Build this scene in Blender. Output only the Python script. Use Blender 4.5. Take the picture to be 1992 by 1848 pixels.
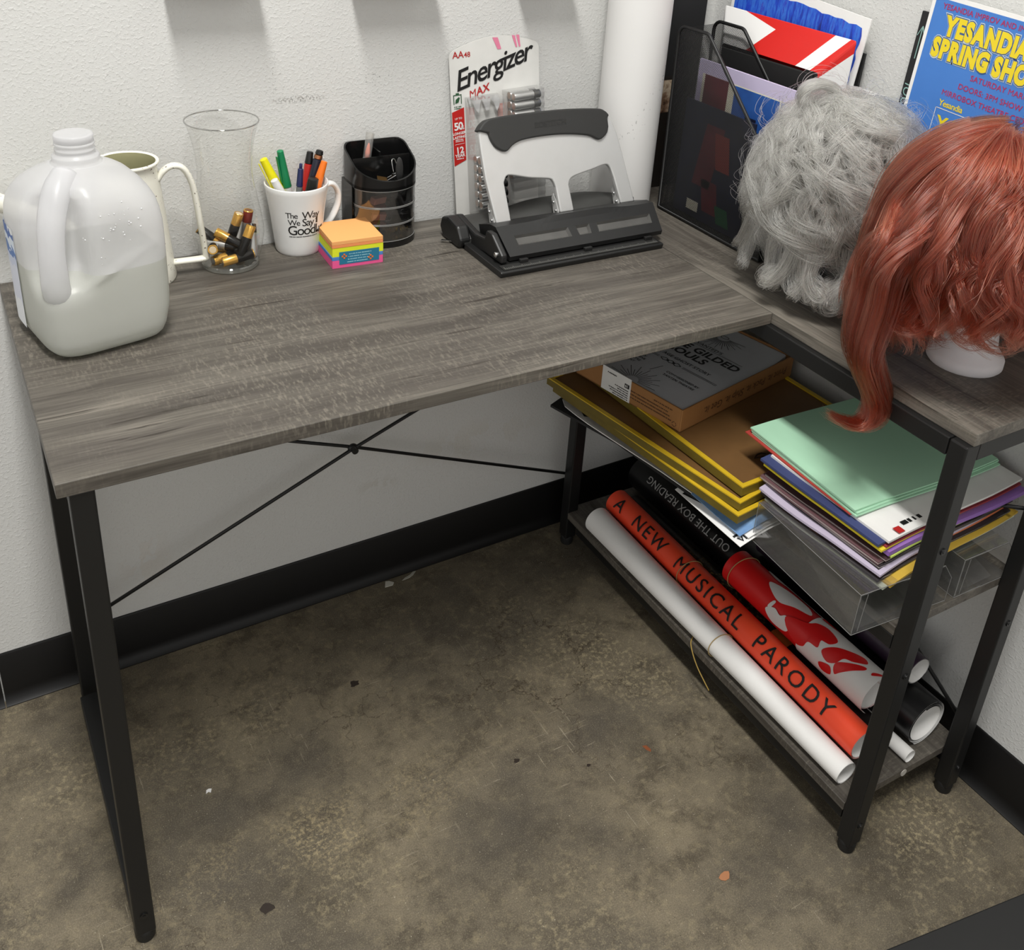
import bpy, bmesh, math, random
import numpy as np
from mathutils import Vector, Matrix, Euler

for o in list(bpy.data.objects):
    bpy.data.objects.remove(o)
SC = bpy.context.scene
COL = SC.collection
random.seed(4)
RNG = np.random.default_rng(11)
PI = math.pi

# ------------------------------------------------------------------ camera
# frame: desk axes.  x runs along the back wall (corner at 0), y towards it, z up, metres.
YAW = 0.0101477                      # the walls are turned by this much against the desk
cam_d = bpy.data.cameras.new('camera')
cam_d.sensor_fit = 'HORIZONTAL'
cam_d.sensor_width = 36.0
cam_d.lens = 1975.427 / 1992 * 36.0
cam_d.shift_x = -3.518 / 1992
cam_d.shift_y = -(924 - 554.42) / 1992
cam_d.clip_start = 0.02
cam = bpy.data.objects.new('camera', cam_d)
COL.objects.link(cam)
Rc = Matrix.Rotation(YAW, 4, 'Z') @ Euler((1.1324126, -0.0601912, -0.5339936), 'XYZ').to_matrix().to_4x4()
cam.matrix_world = Matrix.Translation((-1.277969, -1.443269, 1.371706)) @ Rc
SC.camera = cam

# ------------------------------------------------------------------ view, world, ceiling panels
SC.view_settings.view_transform = 'Standard'
SC.view_settings.look = 'None'
SC.view_settings.exposure = -0.13
SC.view_settings.gamma = 1.0
SC.view_settings.use_curve_mapping = False
world = bpy.data.worlds.new('room_light')
SC.world = world
world.use_nodes = True
bg = world.node_tree.nodes['Background']
# the rest of the bright room: pale walls all round, a darker ceiling between the lamps
_wt = world.node_tree
_tc = _wt.nodes.new('ShaderNodeTexCoord')
_sx = _wt.nodes.new('ShaderNodeSeparateXYZ')
_rp = _wt.nodes.new('ShaderNodeValToRGB')
_wt.links.new(_tc.outputs['Generated'], _sx.inputs[0])
_wt.links.new(_sx.outputs['Z'], _rp.inputs['Fac'])
_rp.color_ramp.elements[0].position = 0.36
_rp.color_ramp.elements[0].color = (1.0, 0.985, 0.955, 1)
_rp.color_ramp.elements[1].position = 0.75
_rp.color_ramp.elements[1].color = (0.20, 0.197, 0.19, 1)
_wt.links.new(_rp.outputs['Color'], bg.inputs['Color'])
bg.inputs['Strength'].default_value = 0.96

def ceiling_panel(name, loc, size, power, color):
    d = bpy.data.lights.new(name, 'AREA')
    d.shape = 'RECTANGLE'
    d.size, d.size_y = size
    d.energy = power
    d.color = color
    o = bpy.data.objects.new(name, d)
    o.location = loc
    COL.objects.link(o)
    return o
ceiling_panel('ceiling_panel_light', (-1.20, -1.28, 3.40), (0.30, 1.25), 100, (1.0, 0.985, 0.95))
ceiling_panel('ceiling_panel_light', (-1.5, -3.6, 3.40), (0.60, 1.20), 8, (1.0, 0.985, 0.95))  # weak fill panel, added out of view behind the camera

# ------------------------------------------------------------------ helpers
def lin(c):
    c = c / 255.0
    return c / 12.92 if c <= 0.04045 else ((c + 0.055) / 1.055) ** 2.4
def rgb(r, g, b, a=1.0):
    return (lin(r), lin(g), lin(b), a)

class NT:
    """small node-tree writer"""
    def __init__(s, name):
        s.m = bpy.data.materials.new(name)
        s.m.use_nodes = True
        s.t = s.m.node_tree
        s.p = s.t.nodes['Principled BSDF']
        s.out = s.t.nodes['Material Output']
    def n(s, typ, **kw):
        nd = s.t.nodes.new(typ)
        for k, v in kw.items():
            if k.startswith('i_'):
                nd.inputs[k[2:].replace('_', ' ')].default_value = v
            else:
                setattr(nd, k, v)
        return nd
    def l(s, a, b):
        s.t.links.new(a, b)
    def ramp(s, src, stops, interp='LINEAR'):
        r = s.n('ShaderNodeValToRGB')
        r.color_ramp.interpolation = interp
        e = r.color_ramp.elements
        while len(e) < len(stops):
            e.new(0.5)
        for k, (p, c) in enumerate(stops):
            e[k].position = p
            e[k].color = c if len(c) == 4 else (*c, 1)
        s.l(src, r.inputs['Fac'])
        return r.outputs['Color']
    def mix(s, fac, a, b, mode='MIX'):
        m = s.n('ShaderNodeMix', data_type='RGBA', blend_type=mode)
        for sock, v in ((m.inputs[0], fac), (m.inputs[6], a), (m.inputs[7], b)):
            if isinstance(v, (int, float)):
                sock.default_value = v
            elif isinstance(v, tuple):
                sock.default_value = v
            else:
                s.l(v, sock)
        return m.outputs[2]
    def math(s, op, a, b=0.0, c=0.0, clamp=False):
        m = s.n('ShaderNodeMath', operation=op, use_clamp=clamp)
        for k, v in enumerate((a, b, c)):
            if isinstance(v, (int, float)):
                m.inputs[k].default_value = v
            else:
                s.l(v, m.inputs[k])
        return m.outputs[0]
    def coord(s, scale=(1, 1, 1), kind='Object', rot=(0, 0, 0), loc=(0, 0, 0)):
        tc = s.n('ShaderNodeTexCoord')
        mp = s.n('ShaderNodeMapping')
        mp.inputs['Scale'].default_value = scale
        mp.inputs['Rotation'].default_value = rot
        mp.inputs['Location'].default_value = loc
        s.l(tc.outputs[kind], mp.inputs['Vector'])
        return mp.outputs['Vector']
    def noise(s, vec, scale, detail=3.0, rough=0.5, out='Fac'):
        nz = s.n('ShaderNodeTexNoise')
        nz.inputs['Scale'].default_value = scale
        nz.inputs['Detail'].default_value = detail
        nz.inputs['Roughness'].default_value = rough
        if vec is not None:
            s.l(vec, nz.inputs['Vector'])
        return nz.outputs[out]
    def bump(s, h, strength, dist=0.001):
        b = s.n('ShaderNodeBump')
        b.inputs['Strength'].default_value = strength
        b.inputs['Distance'].default_value = dist
        s.l(h, b.inputs['Height'])
        s.l(b.outputs['Normal'], s.p.inputs['Normal'])

def setp(p, **kw):
    for k, v in kw.items():
        p.inputs[k].default_value = v

def mat(name, color, rough=0.5, metal=0.0, spec=0.5, bump=None, vary=None, **kw):
    """plain procedural surface: colour with slight noise variation, optional fine bump"""
    n = NT(name)
    v = n.coord()
    c2 = vary if vary else tuple(x * 0.90 for x in color[:3]) + (1,)
    n.l(n.mix(n.noise(v, 35, 4), color, c2), n.p.inputs['Base Color'])
    setp(n.p, **{'Roughness': rough, 'Metallic': metal, 'Specular IOR Level': spec})
    for k, x in kw.items():
        n.p.inputs[k.replace('_', ' ')].default_value = x
    if bump:
        n.bump(n.noise(v, bump[0], 3), bump[1], bump[2] if len(bump) > 2 else 0.001)
    return n.m

def wood(name, along):
    """grey weathered laminate, grain along x ('x') or y ('y')"""
    n = NT(name)
    st = (1.5, 30, 30) if along == 'x' else (30, 1.5, 30)
    fine = (11, 330, 330) if along == 'x' else (330, 11, 330)
    saw = (330, 90, 90) if along == 'x' else (90, 330, 90)
    crk = (3.2, 75, 75) if along == 'x' else (75, 3.2, 75)
    warp = n.noise(n.coord(), 3.5, 2, out='Color')
    def wv(sc):
        c = n.coord(sc)
        va = n.n('ShaderNodeVectorMath', operation='MULTIPLY_ADD')
        n.l(warp, va.inputs[0])
        va.inputs[1].default_value = (1.6, 1.6, 1.6)
        n.l(c, va.inputs[2])
        return va.outputs[0]
    g = n.noise(wv(st), 1.0, 5, 0.6)
    base = n.ramp(g, [(0.28, rgb(58, 54, 49)), (0.42, rgb(86, 81, 75)), (0.56, rgb(108, 103, 95)), (0.74, rgb(134, 128, 118))])
    f = n.noise(wv(fine), 1.0, 3, 0.6)
    base = n.mix(n.ramp(f, [(0.40, (0, 0, 0)), (0.62, (0.5, 0.5, 0.5))]), base, rgb(58, 54, 48))
    patch = n.noise(n.coord(), 2.6, 3)
    base = n.mix(n.ramp(patch, [(0.38, (0, 0, 0)), (0.66, (0.5, 0.5, 0.5))]), base, rgb(72, 67, 61))
    sw = n.noise(n.coord(saw), 1.0, 2, 0.5)
    msk = n.ramp(n.noise(n.coord(), 5.0, 2), [(0.42, (0, 0, 0)), (0.6, (1, 1, 1))])
    swl = n.mix(msk, (0, 0, 0, 1), n.ramp(sw, [(0.5, (0, 0, 0)), (0.72, (0.22, 0.22, 0.22))]))
    base = n.mix(swl, base, rgb(176, 168, 152))
    ck = n.noise(wv(crk), 1.0, 4, 0.65)
    ckm = n.ramp(ck, [(0.325, (0.8, 0.8, 0.8)), (0.365, (0, 0, 0))])
    base = n.mix(ckm, base, rgb(48, 42, 36))
    n.l(base, n.p.inputs['Base Color'])
    setp(n.p, **{'Roughness': 0.47, 'Specular IOR Level': 0.42})
    n.bump(n.mix(0.5, f, ck), 0.25, 0.0006)
    return n.m

class B:
    """mesh builder: collects shapes for ONE mesh"""
    def __init__(s):
        s.v, s.f, s.mi = [], [], []
    def add(s, vs, fs, m=0, T=None):
        k = len(s.v)
        for p in vs:
            s.v.append(tuple(T @ Vector(p)) if T is not None else tuple(p))
        for f in fs:
            s.f.append([i + k for i in f])
            s.mi.append(m)
        return s
    def box(s, a, b, m=0, T=None):
        (x0, y0, z0), (x1, y1, z1) = a, b
        x0, x1 = min(x0, x1), max(x0, x1); y0, y1 = min(y0, y1), max(y0, y1); z0, z1 = min(z0, z1), max(z0, z1)
        vs = [(x0, y0, z0), (x1, y0, z0), (x1, y1, z0), (x0, y1, z0), (x0, y0, z1), (x1, y0, z1), (x1, y1, z1), (x0, y1, z1)]
        return s.add(vs, [(0, 3, 2, 1), (4, 5, 6, 7), (0, 1, 5, 4), (1, 2, 6, 5), (2, 3, 7, 6), (3, 0, 4, 7)], m, T)
    def prism(s, poly, d, m=0, T=None, frame=None):
        """poly: 2D outline (u,w) -> frame(u,w,h) or (u,w,h); extruded h = d[0]..d[1]"""
        fr = frame or (lambda u, w, h: (u, w, h))
        n = len(poly)
        vs = [fr(u, w, d[0]) for u, w in poly] + [fr(u, w, d[1]) for u, w in poly]
        fs = [list(range(n))[::-1], list(range(n, 2 * n))] + [(i, (i + 1) % n, n + (i + 1) % n, n + i) for i in range(n)]
        return s.add(vs, fs, m, T)
    def grid(s, rows, m=0, closed=False, T=None, cap0=False, cap1=False):
        """rows: list of equally long point rows"""
        k = len(rows[0])
        vs = [p for r in rows for p in r]
        fs = []
        for i in range(len(rows) - 1):
            for j in range(k if closed else k - 1):
                j2 = (j + 1) % k
                fs.append((i * k + j, i * k + j2, (i + 1) * k + j2, (i + 1) * k + j))
        if cap0:
            fs.append(list(range(k))[::-1])
        if cap1:
            fs.append([(len(rows) - 1) * k + j for j in range(k)])
        return s.add(vs, fs, m, T)
    def lathe(s, prof, seg=32, m=0, T=None, c=(0, 0, 0), cap0=True, cap1=True):
        rows = [[(c[0] + r * math.cos(2 * PI * j / seg), c[1] + r * math.sin(2 * PI * j / seg), c[2] + z) for j in range(seg)] for r, z in prof]
        return s.grid(rows, m, True, T, cap0, cap1)
    def tube(s, pts, r, seg=10, m=0, T=None, closed=False, flat=None):
        pts = [Vector(p) for p in pts]
        n = len(pts)
        rs = r if isinstance(r, (list, tuple)) else [r] * n
        rows = []
        up = None
        for i in range(n):
            if closed:
                t = (pts[(i + 1) % n] - pts[i - 1])
            else:
                t = pts[min(i + 1, n - 1)] - pts[max(i - 1, 0)]
            t.normalize()
            if up is None:
                up = Vector((0, 0, 1)) if abs(t.z) < 0.9 else Vector((0, 1, 0))
            a = (up - t * up.dot(t)).normalized()
            up = a
            b = t.cross(a)
            fa, fb = flat if flat else (1, 1)
            rows.append([tuple(pts[i] + a * (fa * rs[i] * math.cos(2 * PI * j / seg)) + b * (fb * rs[i] * math.sin(2 * PI * j / seg))) for j in range(seg)])
        if closed:
            rows.append(rows[0])
        return s.grid(rows, m, True, T, not closed, not closed)
    def cyl(s, a, b, r, seg=20, m=0, T=None, r2=None):
        return s.tube([a, b], [r, r2 if r2 is not None else r], seg, m, T)
    def sphere(s, c, r, seg=12, m=0, T=None, sc=(1, 1, 1)):
        rows = []
        for i in range(seg // 2 + 1):
            a = PI * i / (seg // 2)
            rr = max(math.sin(a), 1e-4)
            rows.append([(c[0] + r * sc[0] * rr * math.cos(2 * PI * j / seg), c[1] + r * sc[1] * rr * math.sin(2 * PI * j / seg), c[2] - r * sc[2] * math.cos(a)) for j in range(seg)])
        return s.grid(rows, m, True, T, True, True)
    def text(s, body, fn, size=1.0, bold=0.0, shear=0.0, align='LEFT', spacing=1.0, m=0, cut=0.0, line=1.0):
        """flat letters: fn(u, w) -> 3D point for letter-plane coordinates"""
        if 'M' in body and bold > 0:          # a widened M closes up in this font: keep its plain shape
            fat = glyphs(text_mesh(body, size, bold, shear, align, spacing, cut, line))
            thin = glyphs(text_mesh(body, size, 0.0, shear, align, spacing, cut, line))
            for k, ch in enumerate(c for c in body if c != ' '):
                src = thin if ch == 'M' or len(fat) != len(thin) else fat
                if k < len(src):
                    s.add([fn(x, y) for x, y in src[k][0]], src[k][1], m)
            return s
        me = text_mesh(body, size, bold, shear, align, spacing, cut, line)
        s.add([fn(x, y) for x, y in me[0]], me[1], m)
        return s
    def marks(s, u0, u1, w, hgt, fn, m=0, seed=3):
        """a line of print too small to read: short broken dashes"""
        r = random.Random(seed + int(abs(w) * 1e4))
        u = u0
        while u < u1:
            d = r.uniform(0.5, 1.6) * hgt
            s.add([fn(u, w), fn(min(u + d, u1), w), fn(min(u + d, u1), w + hgt), fn(u, w + hgt)], [(0, 1, 2, 3)], m)
            u += d + r.choice((0.25, 0.25, 0.7)) * hgt
        return s
    def build(s, name, mats, parent=None, smooth=False, bevel=0.0, world=False, segs=2, angle=30, sub=0):
        me = bpy.data.meshes.new(name)
        off = Vector((0, 0, 0))
        if world and parent is not None:
            off = Vector(parent['_o'])
        me.from_pydata([tuple(Vector(p) - off) for p in s.v], [], s.f)
        for m in (mats if isinstance(mats, (list, tuple)) else [mats]):
            me.materials.append(m)
        for p, k in zip(me.polygons, s.mi):
            p.material_index = k
            p.use_smooth = bool(smooth)
        bm = bmesh.new(); bm.from_mesh(me)
        if smooth != 'keep':
            bmesh.ops.recalc_face_normals(bm, faces=bm.faces)
        bm.to_mesh(me); bm.free()
        me.update()
        o = bpy.data.objects.new(name, me)
        COL.objects.link(o)
        if parent is not None:
            o.parent = parent
        if smooth == 'auto':
            with_angle(o, 40)
        if bevel > 0:
            md = o.modifiers.new('edge', 'BEVEL')
            md.width = bevel; md.segments = segs; md.limit_method = 'ANGLE'; md.angle_limit = math.radians(angle)
            md.harden_normals = False
        if sub:
            md = o.modifiers.new('sub', 'SUBSURF'); md.levels = sub; md.render_levels = sub
        return o

def with_angle(o, deg):
    me = o.data
    bm = bmesh.new(); bm.from_mesh(me)
    for e in bm.edges:
        if len(e.link_faces) == 2 and e.calc_face_angle(0) > math.radians(deg):
            e.smooth = False
    bm.to_mesh(me); bm.free()

_TXT = {}
def glyphs(me):
    """split a flat text mesh into letters, left to right"""
    vs, fs = me
    par = list(range(len(vs)))
    def find(i):
        while par[i] != i:
            par[i] = par[par[i]]; i = par[i]
        return i
    for f in fs:
        for q in f[1:]:
            par[find(q)] = find(f[0])
    isl = {}
    for f in fs:
        isl.setdefault(find(f[0]), []).append(f)
    items = []
    for fl in isl.values():
        xs = [vs[i][0] for f in fl for i in f]
        items.append([min(xs), max(xs), fl])
    items.sort(key=lambda t: (t[0] + t[1]))
    out = []
    for it in items:
        if out and (it[0] + it[1]) / 2 < out[-1][1] and (it[0] + it[1]) / 2 > out[-1][0] and min(it[1], out[-1][1]) - max(it[0], out[-1][0]) > 0.6 * min(it[1] - it[0], out[-1][1] - out[-1][0]):
            out[-1][0] = min(out[-1][0], it[0]); out[-1][1] = max(out[-1][1], it[1]); out[-1][2] += it[2]
        else:
            out.append([it[0], it[1], list(it[2])])
    res = []
    for _, _, fl in out:
        ids = sorted({i for f in fl for i in f}); mp_ = {i: k for k, i in enumerate(ids)}
        res.append(([vs[i] for i in ids], [[mp_[i] for i in f] for f in fl]))
    return res
def text_mesh(body, size, bold, shear, align, spacing, cut, line):
    key = (body, size, bold, shear, align, spacing, cut, line)
    if key in _TXT:
        return _TXT[key]
    c = bpy.data.curves.new('letters', 'FONT')
    c.body = body; c.size = size; c.offset = bold * size; c.shear = shear; c.align_x = align
    c.space_character = spacing; c.resolution_u = 3; c.fill_mode = 'FRONT'; c.space_line = line
    o = bpy.data.objects.new('letters', c)
    COL.objects.link(o)
    dg = bpy.context.evaluated_depsgraph_get()
    dg.update()
    me = bpy.data.meshes.new_from_object(o.evaluated_get(dg))
    bm = bmesh.new(); bm.from_mesh(me)
    bmesh.ops.triangulate(bm, faces=bm.faces)
    if cut > 0:
        for _ in range(6):
            es = [e for e in bm.edges if e.calc_length() > cut]
            if not es: break
            bmesh.ops.subdivide_edges(bm, edges=es, cuts=1)
            bmesh.ops.triangulate(bm, faces=[f for f in bm.faces if len(f.verts) > 3])
    bm.verts.index_update()
    r = ([(v.co.x, v.co.y) for v in bm.verts], [[v.index for v in f.verts] for f in bm.faces])
    bm.free()
    bpy.data.meshes.remove(me)
    bpy.data.objects.remove(o)
    bpy.data.curves.remove(c)
    _TXT[key] = r
    return r

def thing(name, label, cat, loc=(0, 0, 0), rot=(0, 0, 0), group=None):
    o = bpy.data.objects.new(name, None)
    o.empty_display_size = 0.02
    COL.objects.link(o)
    o.location = loc
    o.rotation_euler = rot
    o['label'] = label
    o['category'] = cat
    if group: o['group'] = group
    o['_o'] = tuple(loc)
    return o
def tag(o, label, cat, group=None, kind=None):
    o['label'] = label; o['category'] = cat
    if group: o['group'] = group
    if kind: o['kind'] = kind
    return o
def structure(o, label=None):
    o['kind'] = 'structure'
    if label: o['label'] = label
    return o
def dup(root, loc, rot, label=None, group=None):
    r = root.copy(); COL.objects.link(r)
    r.location = loc; r.rotation_euler = rot
    if label: r['label'] = label
    if group: r['group'] = group
    for ch in list(root.children):
        c = ch.copy(); COL.objects.link(c); c.parent = r
        for g in list(ch.children):
            d = g.copy(); COL.objects.link(d); d.parent = c
    return r
def arc(c, r, a0, a1, n):
    return [(c[0] + r * math.cos(a0 + (a1 - a0) * i / n), c[1] + r * math.sin(a0 + (a1 - a0) * i / n)) for i in range(n + 1)]
def rrect(x0, y0, x1, y1, r, n=5):
    return arc((x1 - r, y0 + r), r, -PI / 2, 0, n) + arc((x1 - r, y1 - r), r, 0, PI / 2, n) + arc((x0 + r, y1 - r), r, PI / 2, PI, n) + arc((x0 + r, y0 + r), r, PI, 1.5 * PI, n)
def smooth_path(pts, n=8):
    """Catmull-Rom through the points"""
    P = [np.array(p, float) for p in pts]
    P = [2 * P[0] - P[1]] + P + [2 * P[-1] - P[-2]]
    out = []
    for i in range(1, len(P) - 2):
        for k in range(n):
            t = k / n
            a, b, c, d = P[i - 1], P[i], P[i + 1], P[i + 2]
            out.append(0.5 * ((2 * b) + (c - a) * t + (2 * a - 5 * b + 4 * c - d) * t * t + (3 * b - a - 3 * c + d) * t ** 3))
    out.append(P[-2])
    return [tuple(p) for p in out]

# common materials
BLACK_METAL = mat('black powder coated steel', rgb(22, 22, 22), 0.45, 0.0, 0.45, bump=(900, 0.08, 0.0002))
BLACK_PLASTIC = mat('black plastic', rgb(20, 20, 20), 0.32, 0.0, 0.5)
BLACK_RUBBER = mat('black rubber', rgb(24, 24, 24), 0.6)
SILVER = mat('bright steel', rgb(205, 205, 205), 0.22, 1.0)
PAPER_WHITE = mat('white paper', rgb(242, 241, 239), 0.75, vary=rgb(236, 235, 232))
# ------------------------------------------------------------------ the room shell
def wall_material():
    n = NT('white textured wall paint')
    v = n.coord()
    pim = n.ramp(n.noise(v, 210, 3, 0.55), [(0.50, (0, 0, 0)), (0.68, (1, 1, 1))])
    fine = n.noise(v, 480, 2)
    n.bump(n.mix(0.35, pim, fine), 0.42, 0.0013)
    base = n.mix(n.noise(v, 3, 3), rgb(214, 214, 212), rgb(207, 207, 204))
    # scuffs: pencil specks and grime around a few spots (wall-local metres)
    sp = n.n('ShaderNodeSeparateXYZ')
    n.l(v, sp.inputs[0])
    for (cx, cz, rx, rz, sc, thr, colr) in ((-0.825, 0.995, 0.018, 0.045, 260, 0.63, rgb(120, 116, 110)), (-0.79, 0.962, 0.05, 0.007, 300, 0.52, rgb(95, 92, 88)),
                                     (-0.665, 0.985, 0.040, 0.016, 260, 0.62, rgb(60, 58, 56)), (-1.08, 0.99, 0.10, 0.05, 260, 0.66, rgb(120, 117, 110)),
                                     (-0.45, 0.26, 0.16, 0.05, 14, 0.50, rgb(206, 204, 197)), (-1.08, 0.20, 0.05, 0.07, 14, 0.50, rgb(208, 204, 198)), (-0.66, 0.22, 0.05, 0.02, 30, 0.52, rgb(200, 198, 192))):
        dx = n.math('DIVIDE', n.math('SUBTRACT', sp.outputs['X'], cx), rx)
        dz = n.math('DIVIDE', n.math('SUBTRACT', sp.outputs['Z'], cz), rz)
        d2 = n.math('ADD', n.math('MULTIPLY', dx, dx), n.math('MULTIPLY', dz, dz))
        fall = n.math('SUBTRACT', 1.0, d2, clamp=True)
        s = n.math('GREATER_THAN', n.noise(v, sc, 3, 0.6), thr)
        k = n.math('MULTIPLY', n.math('MULTIPLY', fall, s), 0.62, clamp=True)
        base = n.mix(k, base, colr)
    n.l(base, n.p.inputs['Base Color'])
    setp(n.p, **{'Roughness': 0.62, 'Specular IOR Level': 0.35})
    return n.m
WALL = wall_material()

def floor_material():
    n = NT('stained sealed concrete')
    v = n.coord()
    big = n.noise(v, 2.4, 6, 0.62)
    base = n.ramp(big, [(0.30, rgb(74, 68, 58)), (0.43, rgb(104, 96, 81)), (0.56, rgb(127, 117, 98)), (0.72, rgb(148, 137, 112))])
    mid = n.noise(v, 17, 6, 0.72)
    base = n.mix(n.ramp(mid, [(0.36, (0.75, 0.75, 0.75)), (0.54, (0, 0, 0))]), base, rgb(66, 59, 49))
    base = n.mix(n.ramp(n.noise(v, 60, 5, 0.7), [(0.52, (0, 0, 0)), (0.72, (0.6, 0.6, 0.6))]), base, rgb(154, 142, 114))
    # worn sandy patches
    wn = n.noise(n.coord((1, 1, 1), loc=(3.1, 0, 0)), 3.2, 3, 0.5)
    w2 = n.noise(v, 120, 4, 0.7)
    worn = n.math('MULTIPLY', n.ramp(wn, [(0.54, (0, 0, 0)), (0.68, (1, 1, 1))]), n.ramp(w2, [(0.50, (0, 0, 0)), (0.62, (0.6, 0.6, 0.6))]))
    base = n.mix(worn, base, rgb(176, 163, 130))
    dn = n.noise(n.coord((1, 1, 1), loc=(-1.7, 4.0, 0)), 4.5, 4, 0.6)
    base = n.mix(n.ramp(dn, [(0.47, (0, 0, 0)), (0.70, (0.85, 0.85, 0.85))]), base, rgb(78, 73, 66))
    sc_ = n.noise(n.coord((14, 240, 1), rot=(0, 0, 0.6)), 1.0, 3, 0.5)
    sc2 = n.noise(n.coord((240, 14, 1), rot=(0, 0, 0.25), loc=(3, 1, 0)), 1.0, 3, 0.5)
    scm = n.ramp(n.noise(v, 5, 3), [(0.52, (0, 0, 0)), (0.64, (0.55, 0.55, 0.55))])
    for q in (sc_, sc2):
        base = n.mix(n.math('MULTIPLY', n.ramp(q, [(0.66, (0, 0, 0)), (0.70, (1, 1, 1))]), scm), base, rgb(182, 172, 150))
    # hairline cracks
    vo = n.n('ShaderNodeTexVoronoi', feature='DISTANCE_TO_EDGE')
    wp = n.n('ShaderNodeVectorMath', operation='MULTIPLY_ADD')
    n.l(n.noise(v, 9, 5, 0.6, 'Color'), wp.inputs[0])
    wp.inputs[1].default_value = (0.22, 0.22, 0.22)
    n.l(v, wp.inputs[2])
    n.l(wp.outputs[0], vo.inputs['Vector'])
    vo.inputs['Scale'].default_value = 6.0
    cr = n.ramp(vo.outputs['Distance'], [(0.0, (1, 1, 1)), (0.012, (0, 0, 0))])
    cm = n.ramp(n.noise(n.coord(loc=(0.4, 1.2, 0)), 2.6, 2), [(0.50, (0, 0, 0)), (0.62, (0.75, 0.75, 0.75))])
    spf = n.n('ShaderNodeSeparateXYZ'); n.l(v, spf.inputs[0])
    def near(cx, cy, rx, ry, ang):
        ca, sa = math.cos(ang), math.sin(ang)
        dx = n.math('SUBTRACT', spf.outputs['X'], cx); dy = n.math('SUBTRACT', spf.outputs['Y'], cy)
        u = n.math('DIVIDE', n.math('ADD', n.math('MULTIPLY', dx, ca), n.math('MULTIPLY', dy, sa)), rx)
        w = n.math('DIVIDE', n.math('SUBTRACT', n.math('MULTIPLY', dy, ca), n.math('MULTIPLY', dx, sa)), ry)
        return n.math('SUBTRACT', 1.0, n.math('ADD', n.math('MULTIPLY', u, u), n.math('MULTIPLY', w, w)), clamp=True)
    cr = n.math('MULTIPLY', cr, n.math('MAXIMUM', cm, n.math('MULTIPLY', near(-0.50, -0.36, 0.24, 0.26, 0.3), 1.3, clamp=True)), clamp=True)
    # sandy streak worn through the sealer in the foreground
    sd = n.math('MULTIPLY', near(-0.96, -0.47, 0.32, 0.085, 0.05), n.ramp(n.noise(v, 150, 6, 0.75), [(0.48, (0, 0, 0)), (0.60, (1, 1, 1))]))
    sd = n.math('MULTIPLY', sd, n.ramp(n.noise(v, 11, 4, 0.6), [(0.40, (0, 0, 0)), (0.58, (1, 1, 1))]))
    base = n.mix(n.math('MULTIPLY', sd, 0.95, clamp=True), base, rgb(160, 146, 114))
    base = n.mix(cr, base, rgb(58, 48, 36))
    grain = n.noise(v, 520, 3, 0.7)
    base = n.mix(n.ramp(grain, [(0.35, (0.45, 0.45, 0.45)), (0.52, (0, 0, 0))]), base, rgb(82, 74, 61))
    base = n.mix(n.ramp(grain, [(0.52, (0, 0, 0)), (0.68, (0.4, 0.4, 0.4))]), base, rgb(160, 149, 124))
    # light and dark flecks
    fl = n.noise(v, 330, 2, 0.5)
    base = n.mix(n.ramp(fl, [(0.70, (0, 0, 0)), (0.76, (0.7, 0.7, 0.7))]), base, rgb(205, 196, 176))
    base = n.mix(n.ramp(fl, [(0.25, (0.7, 0.7, 0.7)), (0.30, (0, 0, 0))]), base, rgb(46, 40, 33))
    n.l(base, n.p.inputs['Base Color'])
    setp(n.p, **{'Roughness': 0.55, 'Specular IOR Level': 0.35})
    n.bump(n.mix(0.5, w2, mid), 0.35, 0.002)
    return n.m
FLOOR = floor_material()

fl = B().box((-3.2, -3.6, -0.05), (0.1, 0.1, 0.0)).build('floor', FLOOR)
structure(fl); fl.rotation_euler = (0, 0, YAW)
wb = B().box((-3.2, 0.0, 0.0), (0.1, 0.12, 3.4)).build('wall_back', WALL)
structure(wb); wb.rotation_euler = (0, 0, YAW)
wr = B().box((0.0, -3.6, 0.0), (0.12, 0.0, 3.4)).build('wall_right', WALL)
structure(wr); wr.rotation_euler = (0, 0, YAW)

# black rubber cove base: profile (distance from wall, height)
COVE = mat('black rubber cove base', rgb(15, 14, 14), 0.45, 0, 0.35)
PROF = [(0, 0), (0.0155, 0), (0.0155, 0.0015), (0.010, 0.006), (0.006, 0.013), (0.0042, 0.022), (0.0040, 0.099), (0.0025, 0.1016), (0, 0.1016)]
def cove(name, x0, x1, side):
    b = B()
    if side == 'back':
        b.prism(PROF, (x0, x1), frame=lambda u, w, h: (h, -u, w))
    else:
        b.prism(PROF, (x0, x1), frame=lambda u, w, h: (-u, h, w))
    o = b.build(name, COVE, smooth='auto')
    o.rotation_euler = (0, 0, YAW)
    return structure(o)
cove('baseboard_back', -1.3195, 0.0, 'back')
cove('trim_1', -3.2, -1.3215, 'back')
cove('baseboard_right', -3.6, -0.0165, 'right')
# ------------------------------------------------------------------ the L-shaped desk
H = 0.74
TT = 0.0175
WX, WY = wood('grey oak laminate, grain along the long side', 'x'), wood('grey oak laminate, grain along the return', 'y')
desk = thing('corner_desk', 'L-shaped desk with grey wood tops, open shelves and black metal frame', 'desk', (-0.62, -0.27, 0.0))
B().box((-1.2265, -0.5205, H - TT), (-0.2712, -0.0136, H)).build('main_desktop', WX, desk, bevel=0.0011, world=True)
B().box((-0.2698, -0.865, H - TT), (-0.008, -0.0136, H)).build('return_desktop', WY, desk, bevel=0.0011, world=True)
B().box((-0.2785, -0.838, 0.4085), (-0.0265, -0.075, 0.4235)).build('shelf', WY, desk, bevel=0.001, world=True)['label'] = 'middle shelf under the desk return'
sh = B().box((-0.2785, -0.838, 0.0700), (-0.0265, -0.075, 0.0850)).build('shelf', WY, desk, bevel=0.001, world=True)
sh['label'] = 'bottom shelf near the floor'
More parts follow.
